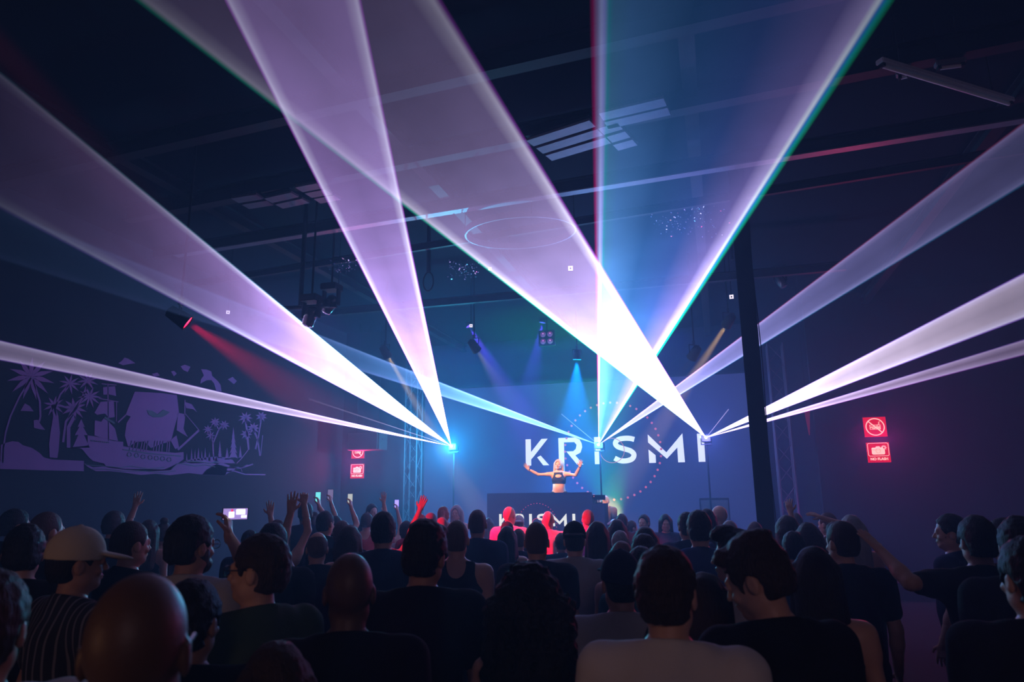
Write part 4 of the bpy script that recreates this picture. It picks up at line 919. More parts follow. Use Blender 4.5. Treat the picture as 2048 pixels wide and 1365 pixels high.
def hair_mesh(P, kind, h, seed):
    hd, Hm = P.hd, P.H; s = .96 if P.sex == 'f' else 1.0; big = kind in ('long', 'curly', 'wavy', 'bob')
    c = hd((0, 0, 1.62)); ex = .30 if kind == 'curly' else .2
    F = Field((c[0] - ex, c[1] - ex - .02, 1.18 if big else 1.44), (c[0] + ex, c[1] + ex, c[2] + (.26 if kind in ('pomp', 'curly', 'bun', 'quiff') else .19)), h)
    g = {'short': .012, 'crop': .006, 'buzz': .0035, 'pomp': .013, 'quiff': .012, 'long': .016, 'wavy': .02, 'curly': .05, 'bob': .018, 'bun': .010, 'balding': .005, 'tail': .010}[kind]
    F.ell(hd((0, -.014, 1.649)), (.0765 * s + g, .099 * s + g, .103 + g), .02, Hm)
    if kind not in ('balding',): F.ell(hd((0, -.045, 1.60)), (.064 + g, .062 + g, .07), .02, Hm)
    if kind == 'pomp': F.ell(hd((0, .045, 1.745)), (.060, .048, .034), .03, Hm); F.ell(hd((0, .085, 1.725)), (.052, .028, .030), .02, Hm)
    if kind == 'quiff': F.ell(hd((0, .072, 1.722)), (.055, .036, .030), .02, Hm); F.ell(hd((0, -.04, 1.740)), (.06, .07, .03), .03, Hm)
    if kind == 'bun': F.ell(hd((0, -.05, 1.775)), (.045, .045, .04), .01, Hm)
    if kind == 'tail': F.cap(hd((0, -.12, 1.68)), hd((0, -.17, 1.60)), .028, .035, .02); F.cap(hd((0, -.17, 1.60)), (0, -.13, 1.35), .035, .015, .02)
    # open the face
    fz = {'long': 1.70, 'wavy': 1.70, 'curly': 1.70, 'bob': 1.70}.get(kind, 1.695)
    if kind not in ('curly',):
        F.ell(hd((0, .105, 1.60)), (.066 if big else .085, .075 if big else .10, .108), .008, Hm, 'cut')
    else: F.ell(hd((0, .13, 1.60)), (.07, .12, .10), .01, Hm, 'cut')
    if kind == 'balding': F.ell(hd((0, .03, 1.75)), (.10, .12, .075), .01, Hm, 'cut')
    if kind in ('short', 'crop', 'pomp', 'quiff', 'balding', 'buzz', 'bun', 'tail'):
        for sd in (1, -1): F.ell(hd((sd * .085, .0, 1.585)), (.03, .045, .055), .006, Hm, 'cut')
        F.ell(hd((0, .03, 1.50)), (.12, .12, .075), .006, Hm, 'cut'); F.ell(hd((0, -.06, 1.485)), (.12, .1, .068), .006, Hm, 'cut')
    if big:
        b = hd((0, -.07, 1.62)); L = {'long': 1.30, 'wavy': 1.30, 'curly': 1.36, 'bob': 1.50}[kind]; w = {'long': .045, 'wavy': .06, 'curly': .085, 'bob': .05}[kind]; r_ = {'long': .048, 'wavy': .058, 'curly': .085, 'bob': .05}[kind]
        for q in (-1, -.33, .33, 1): F.cap(b + np.array([q * w, .01, 0]), (q * w * 1.3, -.115, L), r_, r_ * .75, .03)
        for sd in (1, -1): F.cap(hd((sd * .075, -.01, 1.66)), (sd * .105 * (1.25 if kind == 'curly' else 1), -.045, L + .05), r_ * .6, r_ * .5, .03)
    if kind == 'curly':
        F.noise(.011, 95, seed); F.noise(.007, 170, seed + 2)
    else:
        F.noise({'short': .0028, 'crop': .0012, 'buzz': .0004, 'balding': .001}.get(kind, .003), 120 if not big else 90, seed, (1, 1, 1) if not big else (1, 1, .25)); 
        if kind in ('pomp', 'quiff', 'short', 'wavy'): F.noise(.003, 230, seed + 1, (1, .5, 1))
    return F.mesh()
def cap_mesh(P, h, back=False, tilt=8):
    Q = Pose(P.sex); Q.H = P.H @ rotm(R(180) if back else 0, R(-tilt if not back else tilt)); hd, Hm = Q.hd, Q.H
    F = Field((-.22, -.26, 1.54), (.22, .30, 1.92), h); c = P.hd((0, -.012, 1.66))
    off = c - hd((0, -.012, 1.66)); g = lambda p: hd(p) + off
    F.ell(g((0, -.014, 1.665)), (.092, .112, .112), .01, Hm); n = Hm @ np.array([0, 0, -1.]); F.plane(g((0, 0, 1.640)), n, .004)
    Q2 = Hm @ rotm(0, R(-9)); F.ell(g((0, .118, 1.660)), (.080, .092, .012), .010, Q2); F.ell(g((0, -.014, 1.777)), (.010, .010, .006), .004, Hm)
    inner = Field(F.lo, F.lo + (F.n - 1) * h, h)
    F.ell(g((0, -.014, 1.655)), (.080, .100, .098), .0, Hm, 'cut')
    return F.mesh()
def bare_mesh(): pass

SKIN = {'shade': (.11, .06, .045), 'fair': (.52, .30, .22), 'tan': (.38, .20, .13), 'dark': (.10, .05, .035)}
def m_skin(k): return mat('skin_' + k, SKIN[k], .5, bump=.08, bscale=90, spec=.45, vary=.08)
HAIRC = {'black': (.008, .007, .007), 'brown': (.035, .02, .012), 'blond': (.30, .19, .12), 'grey': (.28, .27, .27), 'red': (.16, .05, .02), 'stub': (.10, .06, .05)}
def m_hair(k): return mat('hair_' + k, HAIRC[k], .6, spec=.3, bump=.9, bscale=180, stretch=(1, 1, .12), vary=.3, vscale=40)
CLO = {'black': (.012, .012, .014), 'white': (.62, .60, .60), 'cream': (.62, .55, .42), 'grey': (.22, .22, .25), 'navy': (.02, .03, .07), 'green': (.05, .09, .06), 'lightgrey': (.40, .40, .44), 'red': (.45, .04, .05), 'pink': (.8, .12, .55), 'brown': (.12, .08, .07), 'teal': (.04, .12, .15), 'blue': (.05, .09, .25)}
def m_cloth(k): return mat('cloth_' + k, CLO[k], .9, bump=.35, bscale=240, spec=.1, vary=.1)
def m_stripe(a, b, sc, axis, name):
    m = mat(name, a, .9); n = m.node_tree; bs = n.nodes['Principled BSDF']; tc = [x for x in n.nodes if x.type == 'TEX_COORD'][0]
    sp = n.nodes.new('ShaderNodeSeparateXYZ'); n.links.new(tc.outputs['Object'], sp.inputs[0]); mm = n.nodes.new('ShaderNodeMath'); mm.operation = 'MULTIPLY'; mm.inputs[1].default_value = sc; n.links.new(sp.outputs[axis], mm.inputs[0])
    s_ = n.nodes.new('ShaderNodeMath'); s_.operation = 'FRACT'; n.links.new(mm.outputs[0], s_.inputs[0]); g = n.nodes.new('ShaderNodeMath'); g.operation = 'GREATER_THAN'; g.inputs[1].default_value = .78; n.links.new(s_.outputs[0], g.inputs[0])
    mx = n.nodes.new('ShaderNodeMix'); mx.data_type = 'RGBA'; mx.inputs[6].default_value = (*a, 1); mx.inputs[7].default_value = (*b, 1); n.links.new(g.outputs[0], mx.inputs[0]); n.links.new(mx.outputs[2], bs.inputs['Base Color']); return m
MESHES = {}
def cached(key, fn, name, m):
    k = (key, m.name)
    if key not in MESHES: MESHES[key] = np_mesh(name, fn(), m); return MESHES[key]
    me = MESHES[key]
    if me.materials[0] is m: return me
    if k not in MESHES: c = me.copy(); c.materials[0] = m; MESHES[k] = c
    return MESHES[k]
PEOPLE = []
def person(px, top, D, label, yaw=0, hy=0, hp=0, ht=0, sex='m', hair='short', hc='black', cloth='tee', cc='black', skin='fair', arms='down', fat=0, cap=None, glasses=False, Hh=None, pos=None, pants='black', group=None, extra=None, z0=0, capback=False, capt=8, cmat=None, exact=False):
    if pos is None:
        t = atD(px, top, D); H = t.z; add_ = {'pomp': .03, 'curly': .06, 'long': .015, 'wavy': .02, 'quiff': .025, 'bun': .06, 'bald': 0}.get(hair, .012) + (.02 if cap else 0)
        H = H - add_ if Hh is None else Hh
        if not 1.5 <= H <= 1.95: print('height', label[:50], round(H, 2)); H = max(1.5, min(1.95, H))
        pos = (t.x, t.y, z0)
    else: H = Hh or 1.75
    near = D < 5; s = H / 1.75
    tier = 0 if D < 3.6 else 1 if D < 8 else 2
    hh, hcv, h2 = [(.0055, .015, .0045), (.008, .018, .006), (.011, .022, .008)][tier]
    if label.startswith('person in a black crop'): hh, hcv, h2 = .0045, .013, .004
    P = Pose(sex, arms, hy, hp, ht, fat)
    pk = (sex, arms if isinstance(arms, str) else id(arms), hy, hp, ht, fat, tier)
    e = empty('person', pos, -(R(yaw) + math.atan2(pos[0], pos[1]))); e.scale = (s, s, s)
    def part(name, me): o = bpy.data.objects.new(name, me); COL.objects.link(o); o.parent = e; return o
    bd = part('body', cached(('body',) + pk, lambda: body_mesh(P, hh, hcv, h2), 'body', m_skin(skin)))
    hs = [.006, .009, .013][tier]; sd = len(PEOPLE) % 5
    if hair != 'bald': part('hair', cached(('hair', hair, hy, hp, ht, sex, tier, sd if tier == 0 else 0), lambda: hair_mesh(P, hair, hs, sd), 'hair', m_hair(hc)))
    cs_ = [.010, .014, .018][tier]
    part({'tee': 't_shirt', 'shirt': 'shirt', 'tank': 'tank_top', 'dress': 'dress', 'crop': 'crop_top', 'hoodie': 'hooded_top'}[cloth], cached(('cloth', cloth) + pk + (sd if tier == 0 else 0,), lambda: shirt_mesh(P, cloth, cs_, sd), 'cloth', cmat or m_cloth(cc)))
    part('trousers', cached(('tr', sex, fat), lambda: trousers_mesh(P, .02), 'trousers', m_cloth(pants)))
    part('shoes', cached(('shoes',), shoes_mesh, 'shoes', m_cloth('black')))
    if cap: part('cap', cached(('cap', hy, hp, ht, sex, tier, capback, capt), lambda: cap_mesh(P, hs * .8, capback, capt), 'cap', m_cloth(cap)))
    if glasses:
        g = MB(); Hm = Matrix([list(r_) for r_ in P.H]); f = lambda p: Vector(P.hd(p))
        for q in (1, -1):
            g.tube(f((q * .070, .085, 1.632)), f((q * .083, -.02, 1.634)), .0022 if glasses is True else .004, n=6)
            c = f((q * .034, .104, 1.628)); pts = [c + Hm @ Vector((.026 * math.cos(a), 0, .019 * math.sin(a))) for a in np.linspace(0, 2 * math.pi, 15)]; g.path(pts, .0018, 5)
        g.path([f((-.009, .108, 1.632)), f((.009, .108, 1.632))], .002, 5); g.path([f((.058, .102, 1.632)), f((.070, .085, 1.632))], .002, 5); g.path([f((-.058, .102, 1.632)), f((-.070, .085, 1.632))], .002, 5)
        o = g.build('glasses', mat('glasses_frame', (.25, .25, .28) if glasses == 2 else (.02, .02, .02), .25, metal=.6 if glasses == 2 else 0), e)
    if extra: extra(e, P, part)
    tag(e, label, 'person', group); PEOPLE.append((e, P, s)); return e, P, s
def world_pt(pr, p):
    e, P, s = pr; a = e.rotation_euler.z; return Vector(e.location) + Matrix.Rotation(a, 3, 'Z') @ (Vector(p) * s)
def phone(pr, side, label, screen=(.5, .55, .8), st=1.2, land=False, back=False, size=1.0, pattern=False):
    pr = pr['out']; e_, P, s = pr; el, w, d, n, c = P.arm[side]; d = d / np.linalg.norm(d)
    p = world_pt(pr, w + d * .12 + np.array([-side * .01, .02, 0])); v = empty('phone', p)
    to = (CAM - p); to.z = 0; ang = math.atan2(to.x, -to.y) if False else math.atan2(-to.x, to.y) + math.pi
    v.rotation_euler = (R(-8), 0 if not land else R(90), ang if not back else ang + .6)
    if land: v.location = p + Vector((rt.x, rt.y, 0)) * .052
    wd, ht = .072 * size, .150 * size
    MB().box((0, 0, 0), (wd, .008, ht)).build('case', m_black, v, bevel=.002)
    pat = MB().box((0, -.0046, 0), (wd * .9, .001, ht * .93)); pm = mat('phone_screen', screen, .3, emit=screen, estr=st)
    pat.build('screen', pm, v)
    if pattern:
        for (x, z, w_, h_, c_) in ((-.012, .03, .03, .05, (3, 3, 3.2)), (.004, -.022, .034, .03, (2.6, 2.5, 2.8)), (.016, .05, .014, .03, (2.2, 2.2, 2.4)), (-.020, -.02, .016, .012, (.9, .05, .2)), (.022, -.055, .012, .02, (.5, .2, .6))):
            MB().box((x, -.0056, z), (w_, .001, h_)).build('screen_picture', mat('screen_white', c_, .3, emit=c_, estr=1), v)
    tag(v, label, 'phone'); return v
def beard(hc='black'):
    def f(e, P, part):
        def mk():
            F = Field((-.2, -.2, 1.45), (.2, .3, 1.72), .007)
            F.ell(P.hd((0, .045, 1.545)), (.056, .058, .045), .02, P.H)
            for q in (1, -1): F.ell(P.hd((q * .052, .02, 1.585)), (.018, .038, .04), .02, P.H)
            F.ell(P.hd((0, .095, 1.566)), (.022, .02, .0105), .006, P.H, 'cut'); F.noise(.0015, 200, 1); return F.mesh()
        part('beard', cached(('beard', id(P)), mk, 'beard', m_hair(hc)))
    return f
def strap(e, P, part):
    g = MB(); pts = []
    for k in range(15):
        t = k / 14; x = .13 - .28 * t; z = 1.475 - .50 * t; y = -(.125 + .022 * math.sin(math.pi * t)) if k > 0 else -.06
        pts.append(Vector((x, y, z)))
    for a, b in zip(pts[:-1], pts[1:]):
        n = Vector((.87, 0, .5)) * .024; o = Vector((0, -.006, 0)); g.add([a - n, a + n, b + n, b - n, a - n + o, a + n + o, b + n + o, b - n + o], [(0, 1, 2, 3), (4, 7, 6, 5), (0, 4, 5, 1), (3, 2, 6, 7), (1, 5, 6, 2), (0, 3, 7, 4)])
    g.build('shoulder_strap', m_black, e)
def stripes_back(e, P, part):
    pass
def collar(e, P, part):
    g = MB(); pts = [Vector((.074 * math.cos(a), -.018 + .072 * math.sin(a), 1.492 - .30 * (-.018 + .072 * math.sin(a)))) for a in np.linspace(0, 2 * math.pi, 25)]; g.path(pts, .006, 8); g.build('neckband', m_cloth('cream'), e, smooth=True)
def shirtprint(e, P, part):
    g = MB(); g.prism([(-.06, -.02), (-.02, -.09), (.05, -.07), (.07, .0), (.03, .05), (-.04, .04)], lambda u, v, w: Vector((u, -.138 - w, 1.30 + v)), .003); g.build('faded_print', mat('faded_print', (.09, .09, .09), .9), e)
def wristband(sides):
    def f(e, P, part):
        for s_ in sides:
            el, w, d, n, c = P.arm[s_]; a = (w - el) / np.linalg.norm(w - el); MB().tube(w - a * .03, w - a * .012, .033, n=14).build('wristband', m_black, e)
    return f
def multi(*fs):
    def f(e, P, part):
        for g in fs: g(e, P, part)
    return f

# ---- the performer and her assistant
djp = atY(1118, 987, by + 1.0)
dj = person(0, 0, 4, 'person in a black crop top with long light brown hair, arms spread behind the booth', yaw=186, hy=12, hp=4, sex='f', hair='wavy', hc='blond', fat=.3, cloth='crop', cc='black', skin='tan', arms='dj', Hh=1.69, pos=(djp.x, by + 1.02, RZ), extra=wristband((1, -1)))
dj[0].scale.x *= 1.13
op = atY(1211, 992, by + .95)
person(0, 0, 6, 'grey haired person in a brown shirt bent over the narrow desk right of the booth', yaw=205, hy=28, hp=-12, hair='crop', hc='grey', cloth='shirt', cc='brown', arms='desk', Hh=1.66, pos=(op.x + .02, by + .85, .3))

SPECS = []
def S(px, top, D, label, **kw):
    if kw.get('hair') != 'bald' and not kw.pop('exact', False): D *= 1.09
    q = dict(px=px, top=top, D=D, D0=D, label=label, kw=kw); SPECS.append(q); return q
def settle():
    """keep everyone's place in the crowd but open gaps between bodies by walking people along their line of sight"""
    for it in range(60):
        mv = False
        for i, a in enumerate(SPECS):
            for b in SPECS[i + 1:]:
                pa, pb = atD(a['px'], a['top'], a['D']), atD(b['px'], b['top'], b['D'])
                if (pa - pb).xy.length < (.46 if min(a['D'], b['D']) > 1.8 else .34):
                    f, n = (a, b) if a['D'] > b['D'] else (b, a); mv = True
                    if f['D'] < f['D0'] * 1.3: f['D'] *= 1.012
                    if n['D'] > n['D0'] * .88: n['D'] /= 1.006
        if not mv: break
    for q in SPECS: q['out'] = person(q['px'], q['top'], q['D'], q['label'], **q['kw'])
# ---- nearest people
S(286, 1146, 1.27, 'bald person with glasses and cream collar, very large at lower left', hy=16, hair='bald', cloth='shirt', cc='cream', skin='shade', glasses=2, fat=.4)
S(-22, 1136, 1.55, 'person in a white T-shirt cut off by the left edge at the bottom', yaw=-15, hy=35, hair='short', hc='brown', cloth='tee', cc='white', skin='tan', fat=.3)
S(552, 1280, 1.8, 'dark haired person at the very bottom beside the bald one, only the crown showing', yaw=-20, hair='wavy', hc='brown', sex='f', cloth='tank', cc='black')
S(388, 1156, 2.0, 'person with short dark hair half hidden behind the large bald head', yaw=10, hy=20, hair='short', hc='black', cloth='tee', cc='black', skin='tan')
S(165, 1050, 2.9, 'person in a yellowish baseball cap and dark striped T-shirt looking right', yaw=62, hy=18, hair='crop', hc='black', cap='cream', cloth='tee', cc='black', skin='tan', cmat=m_stripe((.015, .015, .02), (.16, .16, .20), 26, 0, 'striped_jersey'), capt=4)
S(386, 1030, 3.1, 'dark haired bearded person in a light grey T-shirt behind the bald one', yaw=18, hy=34, hair='short', hc='black', cloth='tee', cc='lightgrey', skin='tan', extra=beard(), glasses=True)
S(524, 1067, 2.55, 'person with glasses and short brown hair in a dark green T-shirt looking left', yaw=-28, hy=-38, hair='short', hc='brown', cloth='tee', cc='green', skin='fair', glasses=True)
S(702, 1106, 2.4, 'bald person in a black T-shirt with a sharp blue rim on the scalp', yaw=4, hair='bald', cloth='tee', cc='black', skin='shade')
S(845, 1037, 2.85, 'broad shouldered person in a black T-shirt with a tall quiff tilted right', yaw=4, hy=22, ht=6, hair='quiff', hc='black', cloth='tee', cc='black', skin='tan', fat=.5)
S(1057, 1118, 2.4, 'person with a big mass of dark curly hair in a striped open-back top', sex='f', hair='curly', hc='black', cloth='dress', cc='black', skin='fair', cmat=m_stripe((.012, .012, .014), (.22, .16, .08), 22, 2, 'striped_dress'))
S(1238, 1096, 2.75, 'person in a dark knit cap and grey T-shirt with a black strap across the back', yaw=-6, hy=-8, hair='crop', hc='black', cloth='tee', cc='lightgrey', skin='tan', cap='navy', capt=-6, capback=False, extra=strap, fat=.2)
S(1327, 1090, 2.0, 'person with short dark hair in a plain white T-shirt at the bottom right of centre', yaw=3, hy=10, hair='short', hc='brown', cloth='tee', cc='white', skin='fair', fat=.1)
S(1408, 1145, 2.5, 'person with long straight brown hair between the white T-shirt and the tall dark one', sex='f', hair='long', hc='brown', cloth='tank', cc='black')
S(1466, 1050, 3.05, 'person in a pale T-shirt with a swept up dark fringe behind the tall one', yaw=-48, hy=-30, hair='pomp', hc='black', cloth='tee', cc='lightgrey', skin='tan')
S(1536, 1056, 2.2, 'tall person in a black T-shirt bending the head down to the left', yaw=-32, hy=-42, hp=-22, hair='quiff', hc='brown', cloth='tee', cc='black', skin='fair', fat=.4)
S(1626, 1093, 2.9, 'person with long smooth dark hair right of the tall bending one', sex='f', hair='long', hc='black', cloth='tank', cc='black')
S(1680, 1040, 4.0, 'person in a black T-shirt looking left, short hair rimmed blue, right of the pillar', yaw=-14, hy=-26, hair='crop', hc='brown', cloth='tee', cc='black', skin='fair', fat=.2)
S(1948, 1031, 3.6, 'dark haired person at the right with the left arm stretched out far to the left', yaw=-10, hy=-20, hair='short', hc='black', cloth='tee', cc='black', skin='fair', arms='side_l', fat=.3)
S(2052, 1072, 2.2, 'person in a black T-shirt with faded print at the lower right edge', yaw=-12, hy=-24, hair='short', hc='black', cloth='tee', cc='black', skin='fair', extra=shirtprint)
S(2032, 1032, 3.1, 'tall dark haired person rising behind the one with the printed T-shirt', yaw=-8, hair='short', hc='black', cloth='tee', cc='black')
S(2000, 1034, 4.2, 'person in profile between the outstretched arm and the right edge', yaw=-70, hy=-15, hair='crop', hc='black', cloth='tee', cc='black')
S(1895, 1028, 4.8, 'person with a brightly rimmed face just left of the head of the arm stretcher', yaw=-75, hy=-20, hair='short', hc='black', cloth='tee', cc='navy')
# ---- middle distance, left to right
S(55, 1048, 3.3, 'dark haired person behind the left edge figure, seen from behind', yaw=6, hair='short', hc='black', cloth='tee', cc='black')
S(36, 1018, 5.6, 'person in profile with a bluish lit cheek at the far left', yaw=70, hair='short', hc='black', cloth='tee', cc='black')
S(100, 1022, 4.6, 'bald person left of the yellowish cap looking right', yaw=58, hair='buzz', hc='stub', cloth='tee', cc='black')
S(268, 1041, 3.9, 'person with receding hair looking right beside the cap wearer', yaw=62, hair='crop', hc='brown', cloth='tee', cc='black')
S(232, 1022, 6.5, 'person in dark clothes behind the brim of the yellowish cap', yaw=40, hair='short', hc='brown', cloth='tee', cc='black')
S(300, 1040, 6.8, 'person with wavy hair holding one thin arm up high at the left', sex='f', yaw=20, hair='wavy', hc='brown', cloth='tank', cc='black', arms='up_l')
S(330, 1036, 7.0, 'person with a bun left of the bearded one', sex='f', yaw=5, hair='bun', hc='brown', cloth='tank', cc='black')
p_ph = S(388, 1054, 3.6, 'person hidden behind the bearded one, lifting a bright phone with the right hand', yaw=6, hair='short', hc='brown', cloth='tee', cc='grey', arms='phone_r', skin='tan', exact=True)
S(548, 1045, 4.2, 'dark haired person in front of the raised red dotted hand, lit rim at right', yaw=12, hy=10, hair='short', hc='black', cloth='tee', cc='black', arms='down', fat=.2)
p_h1 = S(500, 1060, 6.6, 'person left of the glasses wearer with one hand stretched up', yaw=-5, hair='short', hc='black', cloth='tee', cc='navy', arms='up_r')
p_h2 = S(556, 1040, 6.0, 'person whose bare raised arm bends over the dark heads left of centre', yaw=4, hair='wavy', hc='brown', sex='f', cloth='tank', cc='black', arms='fist_r')
p_h3 = S(636, 1062, 5.0, 'bald person raising a spread hand in front of a small cyan screen', yaw=0, hair='balding', hc='stub', cloth='tee', cc='black', arms='up_l')
p_p2 = S(612, 1005, 8.5, 'person with a round dark head holding a small cyan phone', yaw=2, hair='short', hc='black', cloth='tee', cc='navy', arms='phone_r')
p_p3 = S(652, 1021, 7.0, 'person with short hair looking right below the tall thin phone', yaw=24, hy=14, hair='crop', hc='black', cloth='tee', cc='black', arms='down')
p_p4 = S(630, 1024, 9.2, 'person stretching a phone far up to the right with a tanned arm', yaw=8, hair='tail', hc='brown', sex='f', cloth='tank', cc='brown', arms='phone_up_r')
p_p5 = S(672, 1032, 8.6, 'person holding a lit phone high under the left red sign', yaw=4, hair='short', hc='black', cloth='tee', cc='black', arms='phone_up_r')
S(686, 1040, 6.2, 'bald person right of the short haired head near the raised phones', yaw=20, hair='buzz', hc='stub', cloth='tee', cc='black')
S(700, 1052, 5.4, 'person with a bob behind the sharply rimmed bald head', sex='f', yaw=14, hair='bob', hc='brown', cloth='tank', cc='black')
S(768, 1023, 4.8, 'person with dark hair shaved at the neck, shoulders right of the bald one', yaw=6, hair='short', hc='black', cloth='tee', cc='navy', fat=.1)
S(745, 1008, 11.0, 'far person with a faintly lit face left of the raised red arms', yaw=150, hair='short', hc='brown', cloth='tee', cc='black')
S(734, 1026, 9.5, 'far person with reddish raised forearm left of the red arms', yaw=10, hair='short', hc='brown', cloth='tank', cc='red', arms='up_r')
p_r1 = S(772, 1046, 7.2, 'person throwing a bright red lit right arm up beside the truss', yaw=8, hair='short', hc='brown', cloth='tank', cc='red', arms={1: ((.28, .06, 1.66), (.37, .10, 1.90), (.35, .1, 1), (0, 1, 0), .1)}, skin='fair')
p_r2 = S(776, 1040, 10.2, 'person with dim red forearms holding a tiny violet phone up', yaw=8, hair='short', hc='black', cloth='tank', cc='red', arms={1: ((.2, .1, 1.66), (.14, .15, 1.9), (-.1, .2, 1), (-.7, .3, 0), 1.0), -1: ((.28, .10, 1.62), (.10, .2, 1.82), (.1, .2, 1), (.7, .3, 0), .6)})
S(813, 1042, 7.4, 'person with dark hair directly under the red raised arm', yaw=0, hair='short', hc='black', cloth='tee', cc='lightgrey')
S(841, 1027, 7.2, 'bald person with a bright scalp rim just behind the tall quiff', yaw=4, hair='buzz', hc='stub', cloth='tee', cc='navy')
S(862, 1025, 8.0, 'person with short dark hair right of the bright scalp behind the quiff', yaw=8, hair='crop', hc='black', cloth='tee', cc='black')
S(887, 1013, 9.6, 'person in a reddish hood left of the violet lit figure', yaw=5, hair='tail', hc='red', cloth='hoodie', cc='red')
S(913, 1010, 11.5, 'person with curly hair lit violet far behind near the booth', yaw=200, hair='wavy', hc='grey', sex='f', cloth='tank', cc='white', arms='front')
S(884, 1035, 8.4, 'person with smooth brown hair below the reddish hood', yaw=0, sex='f', hair='long', hc='brown', cloth='tank', cc='black')
S(914, 1039, 4.6, 'bald person in a dark tank top with bare shoulders left of the curly hair', yaw=3, hair='buzz', hc='stub', cloth='tank', cc='black', fat=.3)
S(955, 1018, 6.2, 'tall person with a smooth shaved head in dark blue in front of the booth edge', yaw=5, hair='buzz', hc='stub', cloth='tee', cc='navy', fat=.2)
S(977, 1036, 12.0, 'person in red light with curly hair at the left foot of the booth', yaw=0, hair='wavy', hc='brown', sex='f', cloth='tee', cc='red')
S(1019, 1014, 9.8, 'person with glasses and shaved head in a pale shirt, fully lit red', yaw=22, hy=12, hair='bald', cloth='shirt', cc='white', glasses=True)
S(1038, 1030, 10.4, 'person in a backwards baseball cap lit bright red', yaw=14, hair='crop', hc='brown', cloth='tee', cc='white', cap='lightgrey', capback=True)
S(1014, 1053, 6.2, 'person with long dark hair below the red lit shaved head', yaw=0, sex='f', hair='long', hc='black', cloth='tank', cc='navy')
S(1014, 1042, 8.2, 'person with a dark beanie peeking above the long dark hair', yaw=0, hair='crop', hc='black', cloth='tee', cc='black', cap='black', capback=True)
S(1037, 1056, 6.8, 'small bald head with blue glints between long dark hair and the strap head', yaw=0, hair='buzz', hc='stub', cloth='tee', cc='navy')
S(1073, 1042, 4.5, 'person with a glasses strap around a short cropped head in the centre', yaw=4, hair='buzz', hc='stub', cloth='tee', cc='black', glasses=3)
p_bald = S(1096, 1023, 9.6, 'bald person in a patterned shirt lit bright red in front of the booth lettering', yaw=-4, hair='bald', cloth='shirt', cc='white', fat=.4)
S(1148, 1041, 4.6, 'person in a black baseball cap worn backwards and a light grey shirt', yaw=0, hair='crop', hc='black', cap='black', capback=True, cloth='tee', cc='lightgrey', fat=.3)
S(1122, 1066, 7.5, 'person in navy between the red patterned shirt and the black cap', yaw=-8, hair='short', hc='brown', cloth='tee', cc='navy')
S(1175, 1019, 9.0, 'person with short reddish hair and magenta shirt under the right booth corner', yaw=-16, hair='crop', hc='red', cloth='tee', cc='pink')
S(1194, 1043, 5.8, 'person with smooth shoulder length dark hair right of the black cap', yaw=0, sex='f', hair='long', hc='black', cloth='tank', cc='navy', fat=.2)
# ---- right of centre
S(1243, 1028, 9.5, 'person with a round dark head right of the green glow', yaw=0, hair='short', hc='black', cloth='tee', cc='black')
S(1234, 1040, 7.0, 'person with dark hair below the round head in front of the green glow', yaw=2, hair='bob', hc='black', sex='f', cloth='tank', cc='black')
S(1263, 1041, 10.0, 'small person with a glinting phone beside the face right of the green glow', yaw=60, hair='short', hc='brown', cloth='tee', cc='black')
S(1287, 1029, 9.8, 'person facing the camera with a magenta lit face and short dark hair', yaw=205, hair='short', hc='black', cloth='tee', cc='navy')
S(1330, 1028, 9.6, 'person facing the camera with long dark hair and a dim red lit face', yaw=175, hp=-8, sex='f', hair='long', hc='black', cloth='tee', cc='navy', arms='front')
S(1240, 1061, 5.8, 'person with grey curls directly above the dark knit cap', yaw=10, hair='short', hc='grey', cloth='tee', cc='grey')
S(1243, 1084, 4.4, 'person with a reddish smooth head directly behind the dark knit cap', yaw=0, sex='f', hair='bob', hc='red', cloth='tank', cc='black')
S(1290, 1055, 5.0, 'person with a large round black head right of the grey curls', yaw=0, sex='f', hair='bob', hc='black', cloth='tank', cc='black')
S(1287, 1067, 4.3, 'person with brown fuzzy hair in front of the large round black head', yaw=0, hair='short', hc='brown', cloth='tee', cc='black')
S(1281, 1092, 3.9, 'person with a small teal dark crown just left of the white T-shirt head', yaw=0, hair='short', hc='black', cloth='tee', cc='teal')
S(1372, 1024, 6.2, 'person with thick hair half hidden left of the dark blue shirt', yaw=-20, hair='short', hc='black', cloth='tee', cc='navy')
S(1396, 1020, 4.9, 'tall person with short dark hair in a dark blue shirt right of centre', yaw=-3, hair='short', hc='black', cloth='tee', cc='blue', fat=.2)
S(1413, 1018, 7.2, 'person with a smooth teal dark head right behind the dark blue shirt', yaw=0, hair='long', sex='f', hc='black', cloth='tank', cc='teal')
S(1436, 1012, 8.8, 'bald person with a pinkish lit scalp before the right speaker cabinet', yaw=-60, hair='bald', cloth='tee', cc='grey')
S(1458, 1040, 6.4, 'person with a low grey rimmed head above the swept up fringe', yaw=0, hair='crop', hc='grey', cloth='tee', cc='black')
S(1508, 1042, 6.6, 'person with a pale rimmed head directly under the black pillar', yaw=-12, hair='buzz', hc='stub', cloth='tee', cc='black')
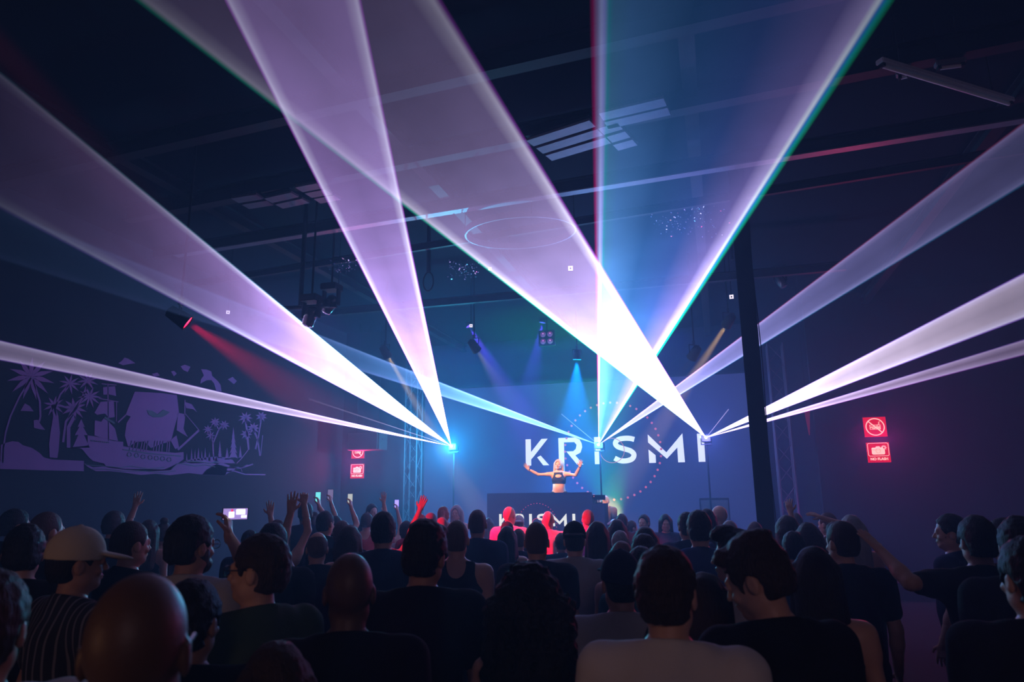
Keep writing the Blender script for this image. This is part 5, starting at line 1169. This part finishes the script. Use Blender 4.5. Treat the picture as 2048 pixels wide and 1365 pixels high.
S(1572, 1031, 5.8, 'person with wavy hair right beside the foot of the black pillar', yaw=-20, hair='wavy', hc='brown', cloth='tee', cc='navy')
S(1590, 1026, 9.4, 'far person between the truss tower and the pillar', yaw=-30, hair='short', hc='brown', cloth='tee', cc='brown')
S(1585, 1062, 4.9, 'person with a low round dark head right of the tall bending one', yaw=0, hair='short', hc='black', cloth='tee', cc='teal')
S(1614, 1045, 5.2, 'person with long brownish hair above the smooth dark hair right of the pillar', yaw=0, sex='f', hair='wavy', hc='brown', cloth='tank', cc='black')
S(1652, 1024, 7.0, 'person with shaved head inside the triangle of raised arms', yaw=-55, hair='buzz', hc='stub', cloth='tee', cc='brown')
p_tri = S(1666, 1044, 6.8, 'person with both blue lit arms lifted into a triangle right of the truss', yaw=-14, hair='short', hc='brown', cloth='tank', cc='black', arms={-1: ((.36, .12, 1.60), (.40, .18, 1.86), (.1, .1, 1), (-.3, .5, -.5), .6), 1: ((.22, .12, 1.69), (-.08, .16, 1.80), (-1, .1, .5), (0, .5, -1), .5)})
S(1700, 1030, 5.6, 'person with shiny blue hair behind the black T-shirt right of the pillar', yaw=-10, sex='f', hair='wavy', hc='grey', cloth='tank', cc='black')

settle()
# ---- phones
ph = phone(p_ph, 1, 'large bright horizontal phone screen showing white laser light', (.30, .22, .55), 1.3, land=True, size=1.0, pattern=True)
phone(p_p2, 1, 'small phone with a cyan screen left of the round dark head', (.15, .7, .75), 1.2)
phone(p_p4, 1, 'tall thin phone with a dim grey screen below the stretched tanned arm', (.16, .14, .28), 1.0, size=1.2)
phone(p_p5, 1, 'phone showing a small pale picture under the left red sign', (.45, .50, .48), 1.0)
phone(p_r2, 1, 'tiny violet glowing phone above the dim red forearms', (.35, .30, 1.0), 1.4)
ra = world_pt(p_r1['out'], (.33, .08, 1.86))
add_light('SPOT', 'spot_beam', (-5.2, 2.2, 6.1), 3200, (1, .0, .03), ra, size=.05, angle=8, blend=.6)  # added red spot out of frame, no fitting, to brighten the raised arm
